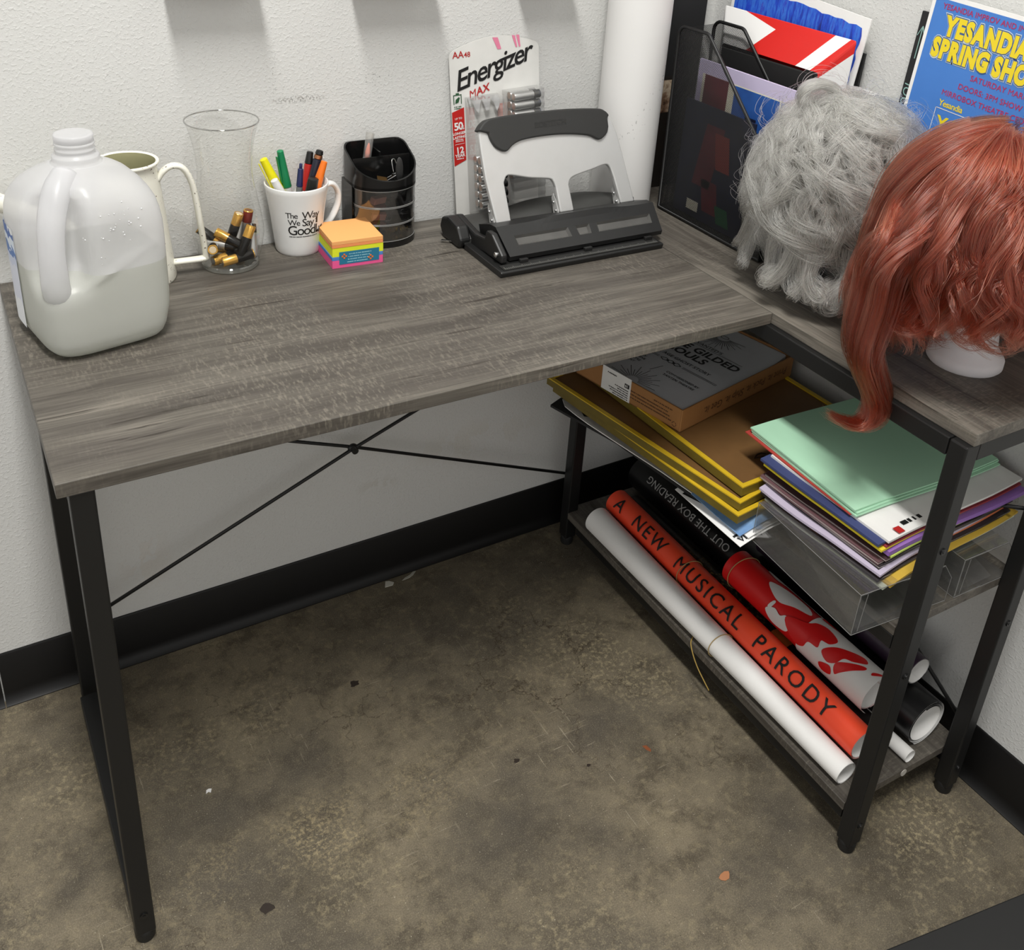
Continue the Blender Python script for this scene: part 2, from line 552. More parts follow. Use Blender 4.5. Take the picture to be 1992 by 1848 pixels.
B().cyl((-0.150, -0.8380, 0.0775), (-0.150, -0.8392, 0.0775), 0.0062, 16).build('screw_cover', mat('pale screw cover sticker', rgb(190, 186, 178), 0.5), sh, world=False)
bpy.data.objects['screw_cover'].location = Vector((0, 0, 0)) - Vector(desk['_o'])
W = 0.025
LEGX = {'front left': (-1.2150, -0.5175), 'back left': (-1.2100, -0.078), 'corner': (-0.2795, -0.090), 'front right': (-0.2795, -0.8640), 'back right': (-0.0615, -0.8635), 'rear corner': (-0.0615, -0.090)}
for k, (x, y) in LEGX.items():
    lg = B().box((x, y, 0.018), (x + W, y + W, H - TT)).build('leg', BLACK_METAL, desk, bevel=0.0022, world=True)
    pts = [(0.0118, 0.0), (0.0128, 0.004), (0.0128, 0.010), (0.0132, 0.012), (0.0132, 0.020), (0.010, 0.024)]
    f = B().lathe(pts, 20, c=(x + W / 2, y + W / 2, 0.0)).build('leveling_foot', BLACK_RUBBER, lg, smooth='auto')
    f.location = -Vector(desk['_o'])
    if k in ('front right', 'back right', 'front left'):
        b = B()
        zs = (0.565, 0.355, 0.060) if k != 'front left' else (0.055,)
        for z in zs:
            b.cyl((x + W / 2, y + 0.0003, z), (x + W / 2, y - 0.0016, z), 0.0048, 14)
            b.cyl((x + W / 2, y - 0.0016, z), (x + W / 2, y - 0.0024, z), 0.0022, 6)
        bo = b.build('bolt', BLACK_PLASTIC, lg, smooth='auto')
        bo.location = -Vector(desk['_o'])
# rails under the tops
rz0, rz1 = H - TT - W, H - TT
def rail(a, b):
    B().box(a, b).build('frame_rail', BLACK_METAL, desk, bevel=0.0015, world=True)
rail((-0.2795, -0.838, rz0), (-0.2545, -0.115, rz1))
rail((-0.0615, -0.838, rz0), (-0.0365, -0.115, rz1))
rail((-0.2545, -0.8635, rz0), (-0.0615, -0.8385, rz1))
rail((-0.2545, -0.115, rz0), (-0.0615, -0.090, rz1))
rail((-1.1850, -0.078, rz0), (-0.2795, -0.053, rz1))
rail((-1.2150, -0.4925, rz0), (-1.1900, -0.103, rz1))
rail((-0.2785, -0.838, 0.385), (-0.2605, -0.115, 0.4085))
rail((-0.2740, -0.835, 0.048), (-0.2560, -0.115, 0.0700))
rail((-1.2150, -0.4925, 0.0200), (-1.1900, -0.103, 0.0450))
# X braces of thin rod
def rod(pts):
    B().tube(pts, 0.0031, 8).build('cross_brace', BLACK_METAL, desk, smooth=True, world=True)
rod([(-1.200, -0.060, 0.150), (-0.7255, -0.050, 0.3465), (-0.268, -0.060, 0.536)])
rod([(-1.200, -0.060, 0.542), (-0.7255, -0.044, 0.3465), (-0.268, -0.060, 0.160)])
B().sphere((-0.7255, -0.047, 0.3465), 0.008, 12, sc=(1.2, 0.8, 1.0)).cyl((-0.7255, -0.052, 0.3465), (-0.7255, -0.060, 0.3465), 0.006, 12).build('brace_joint', BLACK_METAL, desk, smooth='auto', world=True)
rod([(-0.0440, -0.850, 0.135), (-0.0400, -0.46, 0.350), (-0.0440, -0.110, 0.560)])
rod([(-0.0440, -0.850, 0.545), (-0.0470, -0.46, 0.340), (-0.0440, -0.110, 0.140)])

# ------------------------------------------------------------------ ledges on the wall above the desk (cut off by the photo's top edge)
LEDGE = mat('white painted ledge', rgb(214, 213, 210), 0.55)
for x0, x1, lb in ((-0.976, -0.848, 'small wall ledge above the glass vase, leftmost of three'), (-0.712, -0.578, 'small wall ledge above the black organizer, between the other two'), (-0.432, -0.332, 'small wall ledge above the battery pack, nearest the corner')):
    t = thing('wall_ledge', lb, 'wall ledge', ((x0 + x1) / 2, -0.010 + 0.0, 1.1330), group='ledges on the back wall')
    w = (x1 - x0) / 2
    B().box((-w, -0.052, 0), (w, 0.0, 0.012)).build('shelf_board', LEDGE, t, bevel=0.001)
    B().box((-w, -0.008, 0.012), (w, 0.0, 0.06)).build('back_plate', LEDGE, t, bevel=0.001)
    B().box((-w, -0.052, 0.012), (w, -0.046, 0.03)).build('front_lip', LEDGE, t, bevel=0.001)
# ------------------------------------------------------------------ clear things
def clear_plastic(name, tint, edge=0.35, rough=0.05, base=0.06, dif=0.0):
    """thin clear sheet: see-through facing on, shinier and denser at grazing angles"""
    n = NT(name)
    n.t.nodes.remove(n.p)
    lw = n.n('ShaderNodeLayerWeight'); lw.inputs['Blend'].default_value = edge
    tr = n.n('ShaderNodeBsdfTransparent')
    n.l(n.mix(n.math('POWER', lw.outputs['Facing'], 3.0), tint, tuple(c * 0.70 for c in tint[:3]) + (1,)), tr.inputs['Color'])
    gl = n.n('ShaderNodeBsdfGlossy'); gl.inputs['Roughness'].default_value = rough
    gl.inputs['Color'].default_value = (0.9, 0.9, 0.9, 1)
    mx = n.n('ShaderNodeMixShader')
    f = n.math('ADD', n.math('MULTIPLY', n.math('POWER', lw.outputs['Facing'], 1.5), 0.55), base, clamp=True)
    n.l(f, mx.inputs[0]); n.l(tr.outputs[0], mx.inputs[1]); n.l(gl.outputs[0], mx.inputs[2])
    res = mx.outputs[0]
    if dif > 0:
        df = n.n('ShaderNodeBsdfDiffuse'); df.inputs['Color'].default_value = (0.75, 0.75, 0.74, 1)
        m2 = n.n('ShaderNodeMixShader'); m2.inputs[0].default_value = dif
        n.l(res, m2.inputs[1]); n.l(df.outputs[0], m2.inputs[2]); res = m2.outputs[0]
    n.l(res, n.out.inputs['Surface'])
    return n.m
GLASS = clear_plastic('clear vase glass', (0.985, 0.985, 0.978, 1), 0.22, 0.02, 0.02)
GLASS_THICK = clear_plastic('thick clear glass foot', (0.92, 0.93, 0.91, 1), 0.4, 0.03, 0.10)
ACRYLIC = clear_plastic('clear acrylic sheet', (0.90, 0.90, 0.90, 1), 0.3, 0.03, 0.035, 0.03)
ACRYLIC_EDGE = mat('bright acrylic edge', rgb(128, 128, 126), 0.2)
SMOKE = clear_plastic('clear drawer plastic', (0.74, 0.74, 0.74, 1), 0.4, 0.06, 0.10)
BLISTER = clear_plastic('clear blister plastic', (0.93, 0.93, 0.93, 1), 0.35, 0.08, 0.06, 0.10)

# ------------------------------------------------------------------ the milk jug half full of water
def hdpe(name, base, trans, see):
    n = NT(name)
    setp(n.p, **{'Base Color': base, 'Roughness': 0.30, 'Specular IOR Level': 0.5})
    tl = n.n('ShaderNodeBsdfTranslucent'); tl.inputs['Color'].default_value = trans
    tp = n.n('ShaderNodeBsdfRefraction'); tp.inputs['Color'].default_value = (0.96, 0.96, 0.96, 1)
    tp.inputs['Roughness'].default_value = 0.42; tp.inputs['IOR'].default_value = 1.03
    a = n.n('ShaderNodeMixShader'); a.inputs[0].default_value = 0.40
    n.l(n.p.outputs[0], a.inputs[1]); n.l(tl.outputs[0], a.inputs[2])
    b = n.n('ShaderNodeMixShader'); b.inputs[0].default_value = see
    n.l(a.outputs[0], b.inputs[1]); n.l(tp.outputs[0], b.inputs[2])
    n.l(b.outputs[0], n.out.inputs['Surface'])
    v = n.coord()
    bp = n.n('ShaderNodeBump'); bp.inputs['Strength'].default_value = 0.25; bp.inputs['Distance'].default_value = 0.002
    n.l(n.noise(v, 22, 3), bp.inputs['Height'])
    n.l(bp.outputs['Normal'], n.p.inputs['Normal'])
    return n.m
HDPE = hdpe('milky translucent plastic', rgb(238, 238, 240), rgb(246, 246, 248), 0.40)
HDPE_WET = hdpe('milky plastic with water behind it', rgb(216, 217, 212), rgb(238, 239, 234), 0.30)
def water_mat():
    n = NT('water seen through the jug')
    setp(n.p, **{'Base Color': rgb(232, 232, 228), 'Roughness': 0.12, 'Specular IOR Level': 0.5})
    tp = n.n('ShaderNodeBsdfTransparent'); tp.inputs['Color'].default_value = rgb(214, 220, 212)
    tl = n.n('ShaderNodeBsdfTranslucent'); tl.inputs['Color'].default_value = rgb(238, 239, 230)
    a = n.n('ShaderNodeMixShader'); a.inputs[0].default_value = 0.5
    n.l(n.p.outputs[0], a.inputs[1]); n.l(tl.outputs[0], a.inputs[2])
    b = n.n('ShaderNodeMixShader'); b.inputs[0].default_value = 0.12
    n.l(a.outputs[0], b.inputs[1]); n.l(tp.outputs[0], b.inputs[2])
    n.l(b.outputs[0], n.out.inputs['Surface'])
    return n.m
jug = thing('water_jug', 'large translucent white plastic jug half full of water at the desk end', 'jug', (-1.130, -0.197, H), (0, 0, 0))
JH = math.radians(236)                    # the corner that carries the handle
JPROF = [(0.0, 0.80, 5.0), (0.004, 0.885, 5), (0.010, 0.945, 5), (0.020, 0.985, 5), (0.040, 1.0, 5), (0.060, 1.0, 5), (0.080, 1.0, 5), (0.095, 1.0, 5), (0.1065, 1.0, 5), (0.125, 1.0, 5), (0.140, 1.0, 5),
         (0.155, 0.998, 4.8), (0.168, 0.985, 4.4), (0.180, 0.955, 4.0), (0.190, 0.905, 3.4), (0.199, 0.83, 3.0), (0.207, 0.73, 2.6), (0.213, 0.62, 2.3), (0.218, 0.50, 2.1), (0.2215, 0.41, 2.0), (0.2225, 0.375, 2.0)]
def dense(prof, k):
    out = []
    for a, b in zip(prof, prof[1:]):
        for i in range(k):
            t = i / k
            out.append(tuple(x + (y - x) * t for x, y in zip(a, b)))
    return out + [prof[-1]]
def adiff(a, b):
    return (a - b + PI) % (2 * PI) - PI
def jug_r(z, sc, ex, th):
    c, s = abs(math.cos(th - JH + PI / 4)), abs(math.sin(th - JH + PI / 4))
    r = 0.0785 * sc * (c ** ex + s ** ex) ** (-1 / ex)
    # the hollow behind the handle
    d = adiff(th, JH)
    wz = 1 / (1 + math.exp(-(z - 0.098) / 0.006)) / (1 + math.exp((z - 0.196) / 0.007))
    r *= 1 - 0.46 * wz * math.exp(-(d / 0.44) ** 4)
    # label panel and moulded fold across the front face
    df = adiff(th, JH + PI / 4)
    if abs(df) < 0.75:
        line = 0.088 + 0.036 * (df + 0.55)
        r += 0.0022 * math.exp(-((z - line) / 0.0040) ** 2) * (1 - (abs(df) / 0.75) ** 2)
        r -= 0.0024 * math.exp(-((z - 0.135) / 0.030) ** 2 - ((df - 0.25) / 0.26) ** 2)
    # foot notch at the next corner
    dn = adiff(th, JH + PI / 2 + 0.12)
    r *= 1 - 0.10 * math.exp(-(dn / 0.16) ** 2) * math.exp(-(z / 0.030) ** 2)
    return r
def jug_rows(prof, seg, k=1.0, zoff=0.0):
    return [[(jug_r(z, sc, ex, 2 * PI * j / seg) * k * math.cos(2 * PI * j / seg), jug_r(z, sc, ex, 2 * PI * j / seg) * k * math.sin(2 * PI * j / seg), z + zoff) for j in range(seg)] for z, sc, ex in prof]
JD = dense(JPROF, 3)
JL = [p for p in JD if p[0] <= 0.10651]; JU = [p for p in JD if p[0] >= 0.10649]
jb = B().grid(jug_rows(JU, 120, 1.0, 0.0005), closed=True)
jb.grid(jug_rows(JL, 120, 1.0, 0.0005), 1, closed=True, cap0=True)
jb.lathe([(0.0295, 0.2222), (0.0275, 0.2245), (0.0265, 0.227), (0.0270, 0.2305), (0.0262, 0.2325), (0.0222, 0.2335), (0.0215, 0.237), (0.0228, 0.2385), (0.0228, 0.2400), (0.0215, 0.2415), (0.0215, 0.2440), (0.0228, 0.2455), (0.0228, 0.2465), (0.0216, 0.2480)], 40, cap0=False, cap1=False)
jb.build('body', [HDPE, HDPE_WET], jug, smooth=True)
B().lathe([(0.0214, 0.2482), (0.0222, 0.2490), (0.0224, 0.2560), (0.0216, 0.2574), (0.019, 0.2576), (0.0, 0.2570)], 40, cap1=False).build('cap', HDPE, jug, smooth=True)
cx, cy = math.cos(JH), math.sin(JH)
hp = smooth_path([(0.030, 0.2140), (0.050, 0.2060), (0.066, 0.190), (0.0775, 0.168), (0.0835, 0.140), (0.0850, 0.115), (0.0850, 0.095), (0.0800, 0.082), (0.070, 0.075)], 5)
B().tube([(cx * r, cy * r, z) for r, z in hp], [0.0150 + 0.0025 * abs(i / (len(hp) - 1) - 0.5) * 2 for i in range(len(hp))], 16, flat=(0.86, 1.0)).build('handle', HDPE, jug, smooth=True)
WP = [p for p in JD if 0.004 <= p[0] <= 0.1075]
B().grid(jug_rows(WP, 100, 0.984, 0.0008), closed=True, cap0=True, cap1=True).build('water', water_mat(), jug, smooth='auto')
def jug_label():
    n = NT('blue and white printed label')
    sp = n.n('ShaderNodeSeparateXYZ'); n.l(n.coord(), sp.inputs[0])
    w = n.noise(n.coord((1, 1, 1)), 42, 2)
    z = n.math('ADD', sp.outputs['Z'], n.math('MULTIPLY', n.math('SUBTRACT', w, 0.5), 0.05))
    c = n.ramp(n.math('MULTIPLY', z, 6.0), [(0.0, rgb(225, 228, 232)), (0.30, rgb(208, 212, 226)), (0.55, rgb(190, 198, 220)), (0.66, rgb(40, 98, 170)), (0.72, rgb(210, 220, 232)), (0.80, rgb(30, 84, 160)), (0.86, rgb(225, 228, 232))], 'CONSTANT')
    n.l(c, n.p.inputs['Base Color']); n.p.inputs['Roughness'].default_value = 0.4
    return n.m
rows = []
for i in range(16):
    z = 0.018 + 0.130 * i / 15
    rows.append([((jug_r(z, 1.0, 5.0, a) + 0.0012) * math.cos(a), (jug_r(z, 1.0, 5.0, a) + 0.0012) * math.sin(a), z) for a in [math.radians(146 + 36 * j / 24) for j in range(25)]])
B().grid(rows).build('label', jug_label(), jug, smooth=True)
# beads of condensation on the inside of the front face
db = B()
for k in range(30):
    th = JH + PI / 4 + random.gauss(0.22, 0.16); z = random.gauss(0.163, 0.012)
    if k % 7 == 0: th = JH + PI / 4 + random.uniform(-0.4, 0.4); z = random.uniform(0.12, 0.17)
    sc = np.interp(z, [p[0] for p in JPROF], [p[1] for p in JPROF]); ex = np.interp(z, [p[0] for p in JPROF], [p[2] for p in JPROF])
    r = jug_r(z, sc, ex, th) + 0.0004
    db.sphere((r * math.cos(th), r * math.sin(th), z), random.uniform(0.0004, 0.0011), 8)
db.build('water_drop', mat('clear water bead', rgb(226, 226, 228), 0.08, 0, 0.6), jug, smooth=True)['kind'] = 'stuff'

# ------------------------------------------------------------------ speckled watering can behind the jug
def speckle():
    n = NT('white enamel with brown speckles')
    v = n.coord()
    s = n.noise(v, 260, 1, 0.3)
    c = n.mix(n.ramp(s, [(0.715, (0, 0, 0)), (0.735, (0.9, 0.9, 0.9))]), rgb(232, 230, 218), rgb(92, 78, 62))
    n.l(c, n.p.inputs['Base Color']); setp(n.p, **{'Roughness': 0.35})
    return n.m
SPK = speckle()
can = thing('watering_can', 'white speckled metal watering can standing behind the water jug', 'watering can', (-1.053, -0.0650, H))
cb = B().lathe([(0.0, 0.0015), (0.0515, 0.0), (0.0525, 0.003), (0.0510, 0.020), (0.0405, 0.150), (0.0385, 0.164), (0.0398, 0.1690), (0.0425, 0.1705), (0.0425, 0.1735), (0.0400, 0.1745), (0.0378, 0.1725)], 48, cap0=False, cap1=False)
cb.build('body', SPK, can, smooth=True)
B().lathe([(0.0376, 0.1725), (0.0370, 0.164), (0.0388, 0.150), (0.0490, 0.020), (0.049, 0.004), (0.0, 0.004)], 48, cap0=False, cap1=False).build('inside', mat('olive inner enamel', rgb(168, 165, 128), 0.5), can, smooth=True)
hpts = smooth_path([(0.036, -0.012, 0.146), (0.044, -0.013, 0.157), (0.056, -0.014, 0.164), (0.070, -0.015, 0.160), (0.080, -0.015, 0.140), (0.085, -0.015, 0.110), (0.0915, -0.015, 0.042), (0.0930, -0.015, 0.026), (0.088, -0.015, 0.0215), (0.046, -0.013, 0.0215)], 6)
B().tube(hpts, 0.0062, 12, flat=(0.7, 1.15)).build('handle', SPK, can, smooth=True)
spts = smooth_path([(-0.038, 0.006, 0.055), (-0.070, 0.012, 0.075), (-0.110, 0.018, 0.100), (-0.150, 0.022, 0.122), (-0.225, 0.026, 0.166), (-0.245, 0.026, 0.176)], 5)
B().tube(spts, [0.016 - 0.006 * i / (len(spts) - 1) for i in range(len(spts))], 18).build('spout', SPK, can, smooth=True)

# ------------------------------------------------------------------ AA cells
def cell(name, label, sleeve, band, end, group, split=0.66, loc=(0, 0, 0), rot=(0, 0, 0), ring=False):
    t = thing(name, label, 'battery', loc, rot, group)
    L, R = 0.0470, 0.0071
    B().lathe([(R * 0.93, 0.0), (R, 0.0008), (R, L * split)], 20, cap1=False).build('sleeve', sleeve, t, smooth='auto')
    B().lathe([(R, L * split), (R, L - 0.0008), (R * 0.93, L)], 20, cap0=False).build('end_band', band, t, smooth='auto')
    if ring:          # flat end: pale disc in a gold ring
        B().lathe([(R, L - 0.0010), (R * 1.01, L), (R * 0.93, L + 0.0006), (R * 0.72, L + 0.0004)], 20, cap0=False, cap1=False).build('gold_ring', CB_GOLD, t, smooth='auto')
        B().lathe([(R * 0.72, L - 0.0002), (R * 0.70, L + 0.0003)], 18).build('base_cap', end, t, smooth='auto')
    else:
        B().lathe([(0.0027, L - 0.0002), (0.0027, L + 0.0009), (0.0023, L + 0.0012)], 14).build('terminal', SILVER, t, smooth='auto')
    B().lathe([(R * 0.80, -0.0003), (R * 0.80, 0.0003)], 18).build('end_cap', SILVER, t, smooth='auto')
    return t
CB_BLACK = mat('black battery sleeve', rgb(26, 25, 24), 0.25, 0.3)
CB_GOLD = mat('copper gold battery band', rgb(222, 172, 84), 0.25, 0.75)
CB_SILVER = mat('silver battery sleeve', rgb(196, 196, 194), 0.28, 0.75)
CB_COPPER = mat('brushed copper cap', rgb(190, 130, 92), 0.3, 0.9)
CB_CREAM = mat('pale battery cap', rgb(226, 205, 172), 0.4, 0.2)
CB_RED = mat('dark red battery band', rgb(120, 45, 38), 0.3, 0.4)

# ------------------------------------------------------------------ glass vase
vase = thing('glass_vase', 'clear flared glass vase holding loose batteries', 'vase', (-0.922, -0.066, H))
B().lathe([(0.0408, 0.007), (0.0425, 0.012), (0.0470, 0.030), (0.0505, 0.050), (0.0500, 0.064), (0.0470, 0.085), (0.0425, 0.110), (0.0390, 0.132), (0.0378, 0.150), (0.0392, 0.170), (0.0425, 0.190), (0.0470, 0.208), (0.0502, 0.2175)], 64, cap0=False, cap1=False).build('glass_wall', GLASS, vase, smooth=True)
B().tube([(0.0502 * math.cos(2 * PI * j / 64), 0.0502 * math.sin(2 * PI * j / 64), 0.2178) for j in range(64)], 0.0010, 8, closed=True).build('rim', clear_plastic('polished glass rim', (0.62, 0.62, 0.60, 1), 0.5, 0.03, 0.2), vase, smooth=True)
B().lathe([(0.0, 0.0004), (0.0385, 0.0004), (0.0405, 0.002), (0.0410, 0.007), (0.0395, 0.0085), (0.0, 0.0085)], 64, cap0=False, cap1=False).build('foot', GLASS_THICK, vase, smooth='auto')
vx, vy, vz = -0.922, -0.066, H + 0.0088
VB = [  # middle of the cell in the vase, direction towards its ringed end, kind, label
    ((-0.020, -0.020, 0.0085), (0.95, 0.30, 0.02), 'g', 'gold battery lying flat at the front bottom of the glass vase'),
    ((0.004, 0.016, 0.0080), (0.80, -0.58, 0.02), 'g', 'gold battery lying at the back bottom of the vase under the others'),
    ((0.024, 0.004, 0.0082), (-0.30, 0.95, 0.03), 'b', 'black battery lying low at the right bottom of the glass vase'),
    ((-0.016, 0.000, 0.0245), (0.84, -0.46, -0.10), 's', 'silver battery with a black end lying across the middle of the vase'),
    ((0.000, -0.010, 0.0330), (-0.72, 0.52, 0.42), 'k', 'dark battery with a red mark lying over the silver one in the vase'),
    ((0.018, -0.022, 0.0330), (0.42, 0.18, 0.80), 'b', 'black battery pointing its gold ring up on the right of the vase heap'),
    ((0.012, 0.012, 0.0420), (0.30, -0.10, 0.90), 'b', 'black battery whose gold ring end is highest in the vase'),
    ((0.030, 0.014, 0.0430), (0.16, -0.06, 0.88), 'r', 'dark red banded battery standing at the right back of the vase'),
    ((-0.030, 0.010, 0.0330), (-0.50, 0.25, 0.42), 'g', 'gold-ringed battery leaning on the left wall of the vase'),
    ((-0.034, -0.012, 0.0230), (-0.25, -0.85, 0.22), 'g', 'gold-ringed battery end facing out at the lower left of the vase'),
    ((0.034, -0.012, 0.0280), (0.10, 0.42, 0.85), 's', 'silver battery standing steeply against the right glass of the vase'),
    ((0.004, -0.032, 0.0110), (0.96, 0.10, 0.10), 'g', 'gold battery lying lowest at the very front of the vase'),
]
for (px, py, pz), dr, kind, lb in VB:
    sl, bd, en, sp = {'g': (CB_GOLD, CB_BLACK, CB_CREAM, 0.45), 's': (CB_SILVER, CB_BLACK, SILVER, 0.72), 'k': (CB_BLACK, CB_GOLD, CB_COPPER, 0.6), 'b': (CB_BLACK, CB_GOLD, CB_CREAM, 0.62), 'r': (CB_SILVER, CB_RED, CB_COPPER, 0.62)}[kind]
    dv = Vector(dr).normalized()
    q = dv.to_track_quat('Z', 'Y').to_euler()
    base = Vector((vx + px, vy + py, vz + pz)) - dv * 0.0235
    for _ in range(40):                     # keep both ends inside the glass
        bad = False
        for e_ in (base, base + dv * 0.0472):
            lim = float(np.interp(e_.z - H, [0.007, 0.012, 0.030, 0.050, 0.064, 0.085, 0.110], [0.0408, 0.0425, 0.0470, 0.0505, 0.0500, 0.0470, 0.0425])) - 0.0082
            r_ = Vector((e_.x - vx, e_.y - vy, 0))
            if r_.length > lim:
                base -= r_.normalized() * (r_.length - lim) * 0.6; bad = True
        if not bad: break
    cell('battery', lb, sl, bd, en, 'loose batteries in the vase', sp, tuple(base), tuple(q), ring=kind != 's')

# ------------------------------------------------------------------ white mug of pens
CERAMIC = mat('white glazed ceramic', rgb(236, 236, 234), 0.18, 0, 0.5)
mg = (-0.812, -0.048)
mug = thing('mug', 'white ceramic mug printed with black lettering and filled with pens', 'mug', (mg[0], mg[1], H))
MR = lambda z: np.interp(z, [0, 0.004, 0.030, 0.060, 0.085, 0.108], [0.0325, 0.0345, 0.0372, 0.0405, 0.0440, 0.0478])
B().lathe([(0.0, 0.001)] + [(MR(z), z) for z in (0.0, 0.002, 0.005, 0.015, 0.03, 0.045, 0.06, 0.075, 0.09, 0.1, 0.1075)] + [(0.0470, 0.1092), (0.0455, 0.1088), (0.0420, 0.085), (0.0375, 0.055), (0.0335, 0.015), (0.030, 0.006), (0.0, 0.006)], 56, cap0=False, cap1=False).build('body', CERAMIC, mug, smooth=True)
hp = smooth_path([(0.0420, 0.004, 0.092), (0.052, 0.006, 0.097), (0.062, 0.008, 0.093), (0.069, 0.009, 0.080), (0.068, 0.009, 0.062), (0.061, 0.008, 0.046), (0.050, 0.006, 0.033), (0.036, 0.004, 0.024)], 6)
B().tube(hp, 0.0058, 14, flat=(0.75, 1.15)).build('handle', CERAMIC, mug, smooth=True)
INK = mat('black printed ink', rgb(18, 18, 18), 0.5)
def on_mug(zb, u0, tc=-103, lift=0.0003):
    def fn(x, y):
        z = zb + y
        a = math.radians(tc) + (u0 + x) / 0.041
        r = MR(z) + lift
        return (r * math.cos(a), r * math.sin(a), z)
    return fn
ml = B()
for body, sz, x0, zb, bold in (('The', 0.0130, -0.0215, 0.0650, 0.002), ('Way', 0.0165, 0.0025, 0.0640, 0.002), ('We', 0.0130, -0.0185, 0.0535, 0.002), ('Say', 0.0172, 0.0025, 0.0520, 0.002), ('Good', 0.0220, -0.0200, 0.0375, 0.004), ('ye', 0.0150, 0.0320, 0.0400, 0.004)):
    ml.text(body, on_mug(zb, x0), sz, bold, 0.0, 'LEFT', 0.84, cut=0.004)
ml.marks(-0.0180, 0.0300, 0.0335, 0.0014, on_mug(0, 0))
# the tall lipstick-like stroke that stands for the letter b
for q in ([(0.0262, 0.0375), (0.0285, 0.0375), (0.0285, 0.0520), (0.0262, 0.0520)], [(0.0256, 0.0540), (0.0291, 0.0540), (0.0285, 0.0650), (0.0268, 0.0690), (0.0258, 0.0630)], [(0.0285, 0.0375), (0.0330, 0.0385), (0.0330, 0.0425), (0.0285, 0.0410)]):
    f = on_mug(0, 0)
    ml.add([f(*p) for p in q], [list(range(len(q)))])
ml.build('printed_lettering', INK, mug)

def pen(name, label, base, tip, r, parts, cat='pen', group='pens in the mug'):
    """parts: list of (t0, t1, r0 factor, r1 factor, part name, material) along base -> tip"""
    a, b = Vector(base), Vector(tip)
    t = thing(name, label, cat, base, tuple((b - a).to_track_quat('Z', 'Y').to_euler()), group)
    L = (b - a).length
    for t0, t1, r0, r1, pn, m in parts:
        if pn == 'clip':
            B().box((-0.0022, -r * r0, L * t0), (0.0022, -r * r0 - 0.0016, L * t1)).build(pn, m, t, bevel=0.0006)
        else:
            B().lathe([(r * r0 * 0.8, L * t0), (r * r0, L * t0 + 0.0008), (r * r1, L * t1 - 0.0010), (r * r1 * 0.75, L * t1)], 16).build(pn, m, t, smooth='auto')
    return t
YEL = mat('yellow plastic', rgb(240, 230, 20), 0.35)
GRN = mat('green plastic', rgb(22, 130, 82), 0.3)
WHP = mat('white plastic', rgb(228, 228, 226), 0.35)
NAVY = mat('navy plastic', rgb(34, 40, 84), 0.3)
ORA = mat('orange plastic', rgb(240, 120, 30), 0.35)
GRYP = mat('grey plastic', rgb(110, 112, 112), 0.35)
REDP = mat('red plastic', rgb(190, 40, 34), 0.35)
zb = H + 0.012
def mp(x, y, z): return (mg[0] + x, mg[1] + y, H + z)
pen('highlighter', 'yellow highlighter pen leaning left in the white mug', mp(0.012, 0.004, 0.012), mp(-0.046, 0.010, 0.146), 0.0080, [(0, 0.62, 0.9, 1, 'barrel', YEL), (0.62, 1.0, 1.02, 0.72, 'cap', YEL), (0.68, 0.97, 1.0, 1, 'clip', YEL)], 'highlighter')
pen('marker', 'white-capped marker leaning against the left rim of the mug', mp(0.014, -0.014, 0.012), mp(-0.038, -0.012, 0.120), 0.0062, [(0, 0.7, 1, 1, 'barrel', WHP), (0.7, 1.0, 1.08, 0.9, 'cap', WHP)], 'marker')
pen('marker', 'green-capped marker standing tall in the white mug', mp(0.002, 0.012, 0.012), mp(-0.022, 0.004, 0.158), 0.0068, [(0, 0.60, 0.92, 1, 'barrel', WHP), (0.60, 1.0, 1.08, 0.72, 'cap', GRN), (0.66, 0.95, 1.0, 1, 'clip', GRN)], 'marker')
pen('ballpoint_pen', 'navy blue click pen in the middle of the white mug', mp(-0.008, -0.012, 0.012), mp(0.006, -0.006, 0.138), 0.0048, [(0, 0.72, 0.9, 1, 'barrel', GRYP), (0.72, 0.94, 1.02, 0.85, 'upper_barrel', NAVY), (0.94, 1.0, 0.5, 0.5, 'clicker', NAVY)])
pen('chisel_marker', 'short black square-capped marker at the front of the mug', mp(0.004, -0.006, 0.012), mp(0.020, -0.020, 0.118), 0.0078, [(0, 0.74, 0.9, 0.95, 'barrel', GRYP), (0.74, 1.0, 1.05, 1.0, 'cap', BLACK_PLASTIC)], 'marker')
pen('highlighter', 'orange highlighter pen leaning right in the white mug', mp(-0.002, -0.010, 0.012), mp(0.044, -0.002, 0.136), 0.0078, [(0, 0.60, 0.9, 1, 'barrel', ORA), (0.60, 1.0, 1.02, 0.62, 'cap', ORA)], 'highlighter')
pen('permanent_marker', 'dark navy marker with a copper top leaning right in the mug', mp(0.000, 0.006, 0.012), mp(0.044, 0.016, 0.148), 0.0066, [(0, 0.60, 0.95, 1, 'barrel', BLACK_PLASTIC), (0.60, 0.90, 1.06, 1.02, 'cap', mat('dark navy plastic', rgb(36, 38, 52), 0.35)), (0.90, 0.95, 0.95, 0.95, 'ring', CB_COPPER), (0.95, 1.0, 0.95, 0.8, 'end_plug', BLACK_PLASTIC)], 'marker')
pen('marker', 'red marker with a black cap behind the others in the mug', mp(0.006, 0.014, 0.012), mp(0.032, 0.026, 0.144), 0.0062, [(0, 0.55, 0.95, 1, 'barrel', WHP), (0.55, 0.86, 1.02, 1.02, 'sleeve', REDP), (0.86, 1.0, 1.02, 0.8, 'cap', BLACK_PLASTIC)], 'marker')
pen('marker', 'white marker tip showing at the right back of the mug', mp(0.004, 0.010, 0.012), mp(0.050, 0.024, 0.134), 0.0050, [(0, 0.6, 1, 1, 'barrel', WHP), (0.6, 1.0, 1.05, 0.8, 'cap', WHP)], 'marker')

